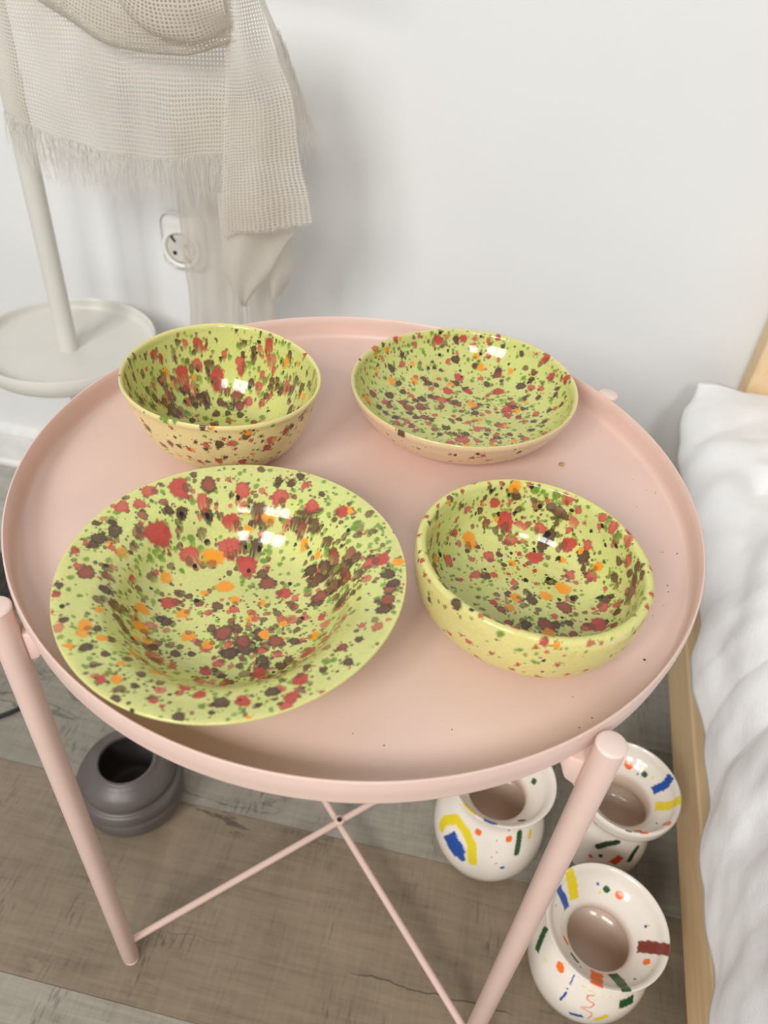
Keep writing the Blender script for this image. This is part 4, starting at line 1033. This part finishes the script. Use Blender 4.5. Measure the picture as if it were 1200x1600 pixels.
def fringe(name, base, length, count, parent, spread=0.003, thick=0.00032, down=(0, 0, -1), seed=1):
    """loose threads hanging from a row of points"""
    r = np.random.default_rng(seed)
    base = resample(np.asarray(base), 200)
    V, Q = [], []
    down = np.array(down, float)
    for k in range(count):
        u = r.uniform(0, 1)
        p = base[int(u * 199)] + np.array([0, r.uniform(-0.0015, 0.0015), r.uniform(0, 0.002)])
        ln = length * r.uniform(0.6, 1.25)
        kx, ky = r.normal(0, spread), r.normal(0, spread)
        bx, ph = r.normal(0, 0.0014), r.uniform(0, 6.28)
        w = thick * r.uniform(0.7, 1.3)
        seg = 6
        o = len(V)
        for i in range(seg + 1):
            t = i / seg
            c = p + down * ln * t + np.array([kx * t * t + bx * math.sin(5 * t + ph), ky * t + bx * math.cos(4 * t + ph), 0])
            ww = w * (1 - 0.5 * t)
            for a in (0, 2.094, 4.189):
                V.append(c + np.array([math.cos(a) * ww, math.sin(a) * ww, 0]))
        for i in range(seg):
            for a in range(3):
                b = (a + 1) % 3
                Q.append((o + i * 3 + a, o + i * 3 + b, o + i * 3 + 3 + b, o + i * 3 + 3 + a))
    me = mesh_np(name, np.array(V) - SO, Q)
    f = link(name, me, M['thread'], parent)
    f['kind'] = 'stuff'
    return f


# sheer tail behind
o6, g6 = panel('back_tail', [(258, 150, .365), (266, 250, .368), (278, 370, .372), (288, 430, .375), (296, 540, .378)], [(470, 150, .362), (452, 300, .366), (436, 400, .372), (430, 460, .376), (436, 540, .378)],
               90, 90, M['gauze_fine'], 0.004, [(0.006, 2.3, 0.5, 0.2), (0.003, 4.6, 1.5, -0.3)], waves=0.004, seed=3)
# small end at the right with its own fringe
o7, g7 = panel('fringed_corner', [(395, -30, .350), (425, 50, .352), (440, 120, .354), (456, 200, .355)], [(402, -30, .356), (440, 60, .358), (464, 130, .360), (482, 180, .362)],
               20, 60, M['gauze_fine'], 0.002, waves=0.003, seed=8)
fringe('fringe', np.vstack([g7[20:, -1], g7[-1, ::-1]]), 0.030, 220, scarf, 0.003, thick=0.0002, down=(0.30, 0, -0.95), seed=5)
# broad front end
o1, g1 = panel('front_end', [(-60, -70, .322), (-20, 20, .318), (-6, 110, .316), (9, 172, .318)], [(360, -70, .318), (358, 40, .318), (356, 150, .322), (354, 244, .326)],
               150, 100, M['gauze'], 0.010, [(0.0022, 1.7, 2.0, 0.25), (0.0012, 4.1, 0.4, 0.6)], bottom=[0, -0.010, -0.014, -0.017, -0.016, -0.012, -0.006, 0], waves=0.0022, seed=1)
fringe('fringe', g1[-1], 0.040, 900, scarf, 0.0030, thick=0.00017, seed=2)
# tail that hangs under the side panel
o4, g4 = panel('under_fold', [(342, 300, .312), (343, 372, .312), (350, 425, .313), (366, 455, .314), (381, 474, .315)], [(484, 300, .318), (470, 352, .318), (446, 385, .320), (420, 425, .320), (385, 476, .317)],
               60, 70, M['gauze_fine'], 0.006, [(0.003, 1.4, 0.3, 0.5)], waves=0.003, seed=5)
o5, g5 = panel('small_fold', [(405, 330, .330), (412, 380, .330), (418, 425, .332), (424, 462, .333)], [(448, 330, .340), (455, 390, .342), (458, 425, .343), (440, 462, .340)],
               30, 40, M['gauze_fine'], 0.008, waves=0.002, seed=9)
fringe('fringe', [at(376, 470, .314), at(388, 474, .316)], 0.028, 16, scarf, 0.002, seed=7)
# side panel in front
o3, g3 = panel('side_panel', [(352, -70, .296), (350, 60, .294), (347, 200, .296), (344, 300, .298), (343, 372, .300)], [(390, -70, .300), (424, 60, .302), (452, 140, .304), (470, 250, .306), (488, 350, .308)],
               90, 130, M['gauze'], 0.012, [(0.0025, 1.3, 0.6, 0.15)], bottom=[0, 0.006, 0.006, 0.004, 0.002, 0], waves=0.0018, seed=2)
fringe('fringe', g3[-1], 0.0022, 160, scarf, 0.001, seed=11)


def roll(name, path, radii, mat, parent, turn=1.0, pleat=0.0, seed=0):
    P = resample(catmull([at(*p) for p in path], 12), 70)
    R = np.interp(np.linspace(0, 1, 70), np.linspace(0, 1, len(radii)), radii)
    ns = 80
    G = np.zeros((70, ns, 3))
    for i in range(70):
        d = P[min(i + 1, 69)] - P[max(i - 1, 0)]
        d /= np.linalg.norm(d)
        a = np.cross(d, [0, 0, 1.0]); a /= np.linalg.norm(a)
        if a[1] > 0:
            a = -a
        b = np.cross(a, d); b = b if b[2] > 0 else -b
        for k in range(ns):
            t = 2 * math.pi * turn * k / (ns - 1) - math.pi * 0.6
            r = R[i] * (1 - 0.25 * k / ns) * (1 + pleat * math.sin(t * 5 + i * 0.11 + seed))
            G[i, k] = P[i] + a * math.cos(t) * r * 0.8 + b * math.sin(t) * r
            G[i, k] += np.array(noise.noise_vector(Vector(G[i, k] * 25 + seed))) * 0.002
    L = np.linalg.norm(np.diff(P, axis=0), axis=1).sum()
    s, t = np.meshgrid(np.linspace(0, L, 70), np.linspace(0, R.mean() * 6.28 * turn, ns), indexing='ij')
    i = np.arange(69)[:, None] * ns
    j = np.arange(ns - 1)[None, :]
    Q = np.stack([i + j, i + ns + j, i + ns + j + 1, i + j + 1], 2).reshape(-1, 4)
    me = mesh_np(name, G.reshape(-1, 3) - SO, Q, None, True, np.stack([s, t], 2).reshape(-1, 2))
    return link(name, me, mat, parent)


roll('rolled_fold', [(30, -70, .302), (105, -20, .298), (170, 20, .294), (240, 38, .292), (300, 36, .292), (356, 22, .296)], [0.020, 0.022, 0.023, 0.023, 0.022, 0.020], M['gauze'], scarf, 1.0, 0.03, 1)
roll('rolled_fold', [(190, -90, .292), (205, -40, .284), (235, -8, .280), (290, 2, .280), (352, -8, .286)], [0.016, 0.022, 0.027, 0.027, 0.021], M['gauze'], scarf, 1.0, 0.05, 2)

# ------------------------------------------------------------------ wall socket
sk = at(283, 389, WALL - 0.018)
sock = tag(empty('wall_socket', (sk[0], WALL, sk[2])), 'white surface-mounted round-recess power socket on the wall behind the scarf', 'socket')
bm = box(-0.0275, 0.0275, -0.018, 0, -0.0285, 0.040, 0.013, 5)
link('housing', bm_mesh('housing', bm, True, math.radians(50)), M['white_plastic'], sock)
rp = np.array([(0, -0.0035), (0.0165, -0.0035), (0.0185, -0.0025), (0.0192, 0.001), (0.0225, 0.0016), (0.0245, 0.0010), (0.0250, -0.001), (0.0, -0.001)])
ring, _, _ = lathe('face_ring', np.array([(0.0, -0.001), (0.0250, -0.001), (0.0248, 0.0012), (0.0228, 0.0020), (0.0205, 0.0018), (0.0195, 0.0005), (0.0195, 0.0003), (0, 0.0003)]), 64)
ro = link('face_ring', ring, M['white_plastic'], sock, (0, -0.0185, 0))
ro.rotation_euler = (math.radians(90), 0, 0)
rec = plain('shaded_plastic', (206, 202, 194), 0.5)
re_, _, _ = lathe('recess', np.array([(0.0, 0.0), (0.0185, 0.0), (0.0190, 0.0004), (0.0150, 0.0010), (0.0135, 0.0012), (0, 0.0012)]), 64)
rr = link('recess', re_, rec, sock, (0, -0.0186, 0))
rr.rotation_euler = (math.radians(90), 0, 0)
for a in (35, 215):
    cx, cz = math.cos(math.radians(a)) * 0.0095, math.sin(math.radians(a)) * 0.0095
    h, _, _ = lathe('pin_hole', [(0, 0), (0.0028, 0), (0.0028, 0.0006), (0.0020, 0.0009), (0, 0.0009)], 20)
    ho = link('pin_hole', h, M['hole'], sock, (cx, -0.0194, cz))
    ho.rotation_euler = (math.radians(90), 0, 0)
for a in (125, 305):
    ca, sa = math.cos(math.radians(a)), math.sin(math.radians(a))
    c = link('earth_clip', bm_mesh('earth_clip', box(-0.0045, 0.0045, -0.0012, 0.0012, -0.0016, 0.0016, 0.0005, 1)), M['dark'], sock, (ca * 0.0150, -0.0196, sa * 0.0150))
    c.rotation_euler = (0, -math.radians(a), 0)

# ------------------------------------------------------------------ bed, mattress, cover
bed = tag(empty('bed', (0.366, 0.47, 0), math.radians(-1.6)), 'low pine bed frame with headboard along the right edge', 'bed')
link('side_rail', bm_mesh('side_rail', box(0, 0.026, -1.75, 0.0, 0.052, 0.122, 0.0025, 2)), M['wood'], bed)
link('headboard', bm_mesh('headboard', box(0.002, 1.0, -0.006, 0.028, 0.052, 0.72, 0.003, 2)), M['wood'], bed)
link('side_rail', bm_mesh('side_rail', box(0.974, 1.0, -1.75, -0.01, 0.052, 0.122, 0.0025, 2)), M['wood'], bed)
link('foot_rail', bm_mesh('foot_rail', box(0.027, 0.973, -1.75, -1.724, 0.052, 0.122, 0.0025, 2)), M['wood'], bed)
for fx in (0.030, 0.90):
    for fy in (-0.07, -1.70):
        link('foot', bm_mesh('foot', box(fx, fx + 0.06, fy, fy + 0.06, 0.0, 0.0525, 0.002, 1)), M['wood'], bed)
sl = bm_mesh('slat', box(0.027, 0.973, -0.035, 0.035, 0.085, 0.103, 0.002, 1))
sl.materials.append(M['wood'])
for i in range(14):
    link('slat', sl, None, bed, (0, -0.10 - i * 0.12, 0))
mat_ = tag(link('mattress', bm_mesh('mattress', box(0.045, 0.955, -1.70, -0.02, 0.104, 0.335, 0.03, 4), True), M['cloth_in'], None, (0.366, 0.47, 0)), 'white mattress on the pine bed frame under the rumpled cover', 'mattress')
mat_.rotation_euler = (0, 0, math.radians(-1.6))

ys = [0.465, 0.414, 0.32, 0.26, 0.20, 0.15, 0.125, 0.10, 0.075, 0.03, -0.025, -0.09, -0.15, -0.30, -0.60, -1.0]
hx = [0.314, 0.300, 0.2935, 0.297, 0.311, 0.318, 0.314, 0.318, 0.338, 0.346, 0.338, 0.344, 0.342, 0.338, 0.345, 0.340]
hz = [0.373, 0.350, 0.340, 0.332, 0.305, 0.275, 0.262, 0.245, 0.215, 0.180, 0.168, 0.152, 0.142, 0.140, 0.150, 0.145]
NY, NX = 300, 170
Y = np.concatenate([np.linspace(0.465, -0.30, 240), np.linspace(-0.31, -1.0, 60)])
G = np.zeros((NY, NX, 3))
for i, y in enumerate(Y):
    ax = np.interp(-y, -np.array(ys), hx) + 0.003 * math.sin(y * 70) * math.sin(y * 23 + 1)
    az = np.interp(-y, -np.array(ys), hz)
    drop = max(0.0, 0.366 - az)
    zt = 0.374 + 0.005 * math.sin(y * 9)
    dk = min(1.0, drop / 0.04)
    ctrl = [(ax, az), (ax + 0.006 - 0.009 * dk, az + 0.35 * drop + 0.0012), (ax + 0.016 - 0.006 * dk, az + 0.74 * drop + 0.0025), (max(ax + 0.042, 0.368), zt - 0.006), (0.45, zt + 0.002), (0.62, zt + 0.010), (0.95, zt + 0.012), (1.30, zt)]
    G[i, :, [0, 2]] = resample(catmull(ctrl, 10), NX).T
    G[i, :, 1] = y
nrm = np.cross(np.gradient(G, axis=1), np.gradient(G, axis=0))
nrm /= np.maximum(np.linalg.norm(nrm, axis=2, keepdims=True), 1e-9)
if nrm[NY // 2, NX // 2, 2] < 0:
    nrm = -nrm
disp = np.zeros((NY, NX))
for i in range(NY):
    for j in range(NX):
        x, y, z = G[i, j]
        w = noise.noise(Vector((x * 4 + 2, y * 4, z * 4)))
        q = y * 11 - x * 9 - z * 6 + w * 2.2
        a = noise.noise(Vector((x * 4 + y * 3, q, z * 4)))
        b = noise.noise(Vector((x * 14 + w * 2, y * 24 + x * 16, z * 14 + 5)))
        c = noise.noise(Vector((x * 34 + w * 3, y * 48 - x * 25, z * 30)))
        disp[i, j] = 0.005 * (0.5 - abs(a) * 1.9) + 0.0026 * b + 0.0027 * c + 0.004 * w
# the large folds: (height, half width, course as (u, v, z) stations)
FOLDS = [
    (0.024, 0.020, [(1230, 850, .385), (1190, 885, .38), (1158, 950, .37), (1136, 1040, .35), (1124, 1130, .31), (1118, 1220, .26)]),
    (-0.017, 0.026, [(1190, 760, .37), (1160, 820, .365), (1142, 890, .36), (1122, 960, .34), (1108, 1020, .30)]),
    (0.009, 0.012, [(1082, 745, .35), (1130, 705, .37), (1200, 688, .38)]),
    (-0.010, 0.010, [(1105, 700, .36), (1140, 668, .37), (1200, 640, .38)]),
    (0.010, 0.010, [(1092, 815, .34), (1135, 760, .37), (1200, 722, .38)]),
    (0.009, 0.008, [(1090, 610, .37), (1080, 650, .355), (1077, 720, .345)]),
    (0.012, 0.012, [(1168, 1080, .36), (1152, 1200, .34), (1146, 1350, .32), (1160, 1600, .30)]),
    (-0.010, 0.012, [(1140, 1150, .33), (1130, 1300, .28), (1136, 1450, .26), (1145, 1600, .26)]),
    (0.010, 0.012, [(1200, 1000, .375), (1192, 1200, .365), (1186, 1400, .35), (1200, 1600, .34)]),
    (-0.010, 0.012, [(1180, 1010, .37), (1172, 1180, .35), (1168, 1400, .33), (1180, 1600, .32)]),
]
for amp, wd, st in FOLDS:
    P_ = resample(catmull([at_z(*q) for q in st], 8), 60)
    d2 = np.full((NY, NX), 9.0)
    for q in P_:
        d2 = np.minimum(d2, ((G - q) ** 2).sum(2))
    disp += amp * np.exp(-d2 / wd ** 2)
edge = (np.minimum(1, np.arange(NX) / 14.0)[None, :] * 0.7 + 0.3) * np.minimum(1, np.arange(NY) / 16.0)[:, None]
G = G + nrm * (disp * edge)[..., None]
G[:, :, 1] = np.minimum(G[:, :, 1], 0.4575)
i = np.arange(NY - 1)[:, None] * NX
j = np.arange(NX - 1)[None, :]
Q = np.stack([i + j, i + j + 1, i + NX + j + 1, i + NX + j], 2).reshape(-1, 4)
uv = np.stack([np.broadcast_to(np.linspace(0, 1.1, NX)[None], (NY, NX)), np.broadcast_to(Y[:, None], (NY, NX))], 2).reshape(-1, 2)
dm = mesh_np('bed_cover', G.reshape(-1, 3), Q, None, True, uv)
duv = tag(link('bed_cover', dm, M['linen']), 'rumpled white linen cover hanging over the edge of the bed', 'bed cover')
so = duv.modifiers.new('thickness', 'SOLIDIFY')
so.thickness = 0.006
so.offset = -1

# ------------------------------------------------------------------ small things
pa = at_z(-60, 1142, 0.003); pb = at_z(-20, 1126, 0.003); pc = at_z(8, 1117, 0.003); pd = at_z(31, 1107, 0.003)
tag(link('black_cable', tube('black_cable', [tuple(q) for q in (pa, pb, pc, pd)], 0.0028, 12), M['hole']), 'end of a black cable lying on the floor behind the left table leg', 'cable')

rc = random.Random(9)
V, F = [], []
spk = [(1035, 863), (1058, 865), (1068, 908), (1075, 909), (1043, 915), (1044, 925), (1036, 946), (1062, 944), (1060, 952), (1020, 962), (1063, 982), (1044, 1007), (1036, 1014), (1024, 1027), (1030, 1028), (1007, 1031), (1031, 1032), (905, 1137), (925, 1122), (895, 1089), (551, 1146), (706, 1140), (934, 665), (938, 673), (1010, 766), (1024, 770), (988, 749), (995, 792), (1018, 1070), (600, 1165)]
for (u, v) in spk:
    p = at_z(u, v, ZT)
    if math.hypot(p[0], p[1]) > 0.212:
        continue
    big = 0.0010 if (u, v) == (1007, 1031) else rc.uniform(0.00035, 0.0006)
    o = len(V)
    for a in range(5):
        t = a * 1.2566 + rc.uniform(-.3, .3)
        V.append((p[0] + math.cos(t) * big, p[1] + math.sin(t) * big * 0.8, ZT + 0.0001))
    V.append((p[0], p[1], ZT + big * 0.7))
    for a in range(5):
        F.append((o + a, o + (a + 1) % 5, o + 5))
sd = link('dirt_specks', mesh_np('dirt_specks', V, None, F, False), M['crumb'])
tag(sd, 'tiny dark dirt specks scattered over the right side of the pink tray', 'dirt', kind='stuff')
p = at_z(878, 725, ZT + 0.001)
bm = bmesh.new()
bmesh.ops.create_icosphere(bm, subdivisions=2, radius=0.002)
for v in bm.verts:
    n_ = noise.noise(v.co * 900)
    v.co = Vector((v.co.x * (1 + n_ * 0.8), v.co.y * (0.9 + n_ * 0.6), v.co.z * 0.55 * (1 + n_ * 0.7)))
tag(link('crumb', bm_mesh('crumb', bm), M['beige_crumb'], None, (p[0], p[1], ZT + 0.0011)), 'small beige crumb on the tray beside the shallow bowl', 'crumb')
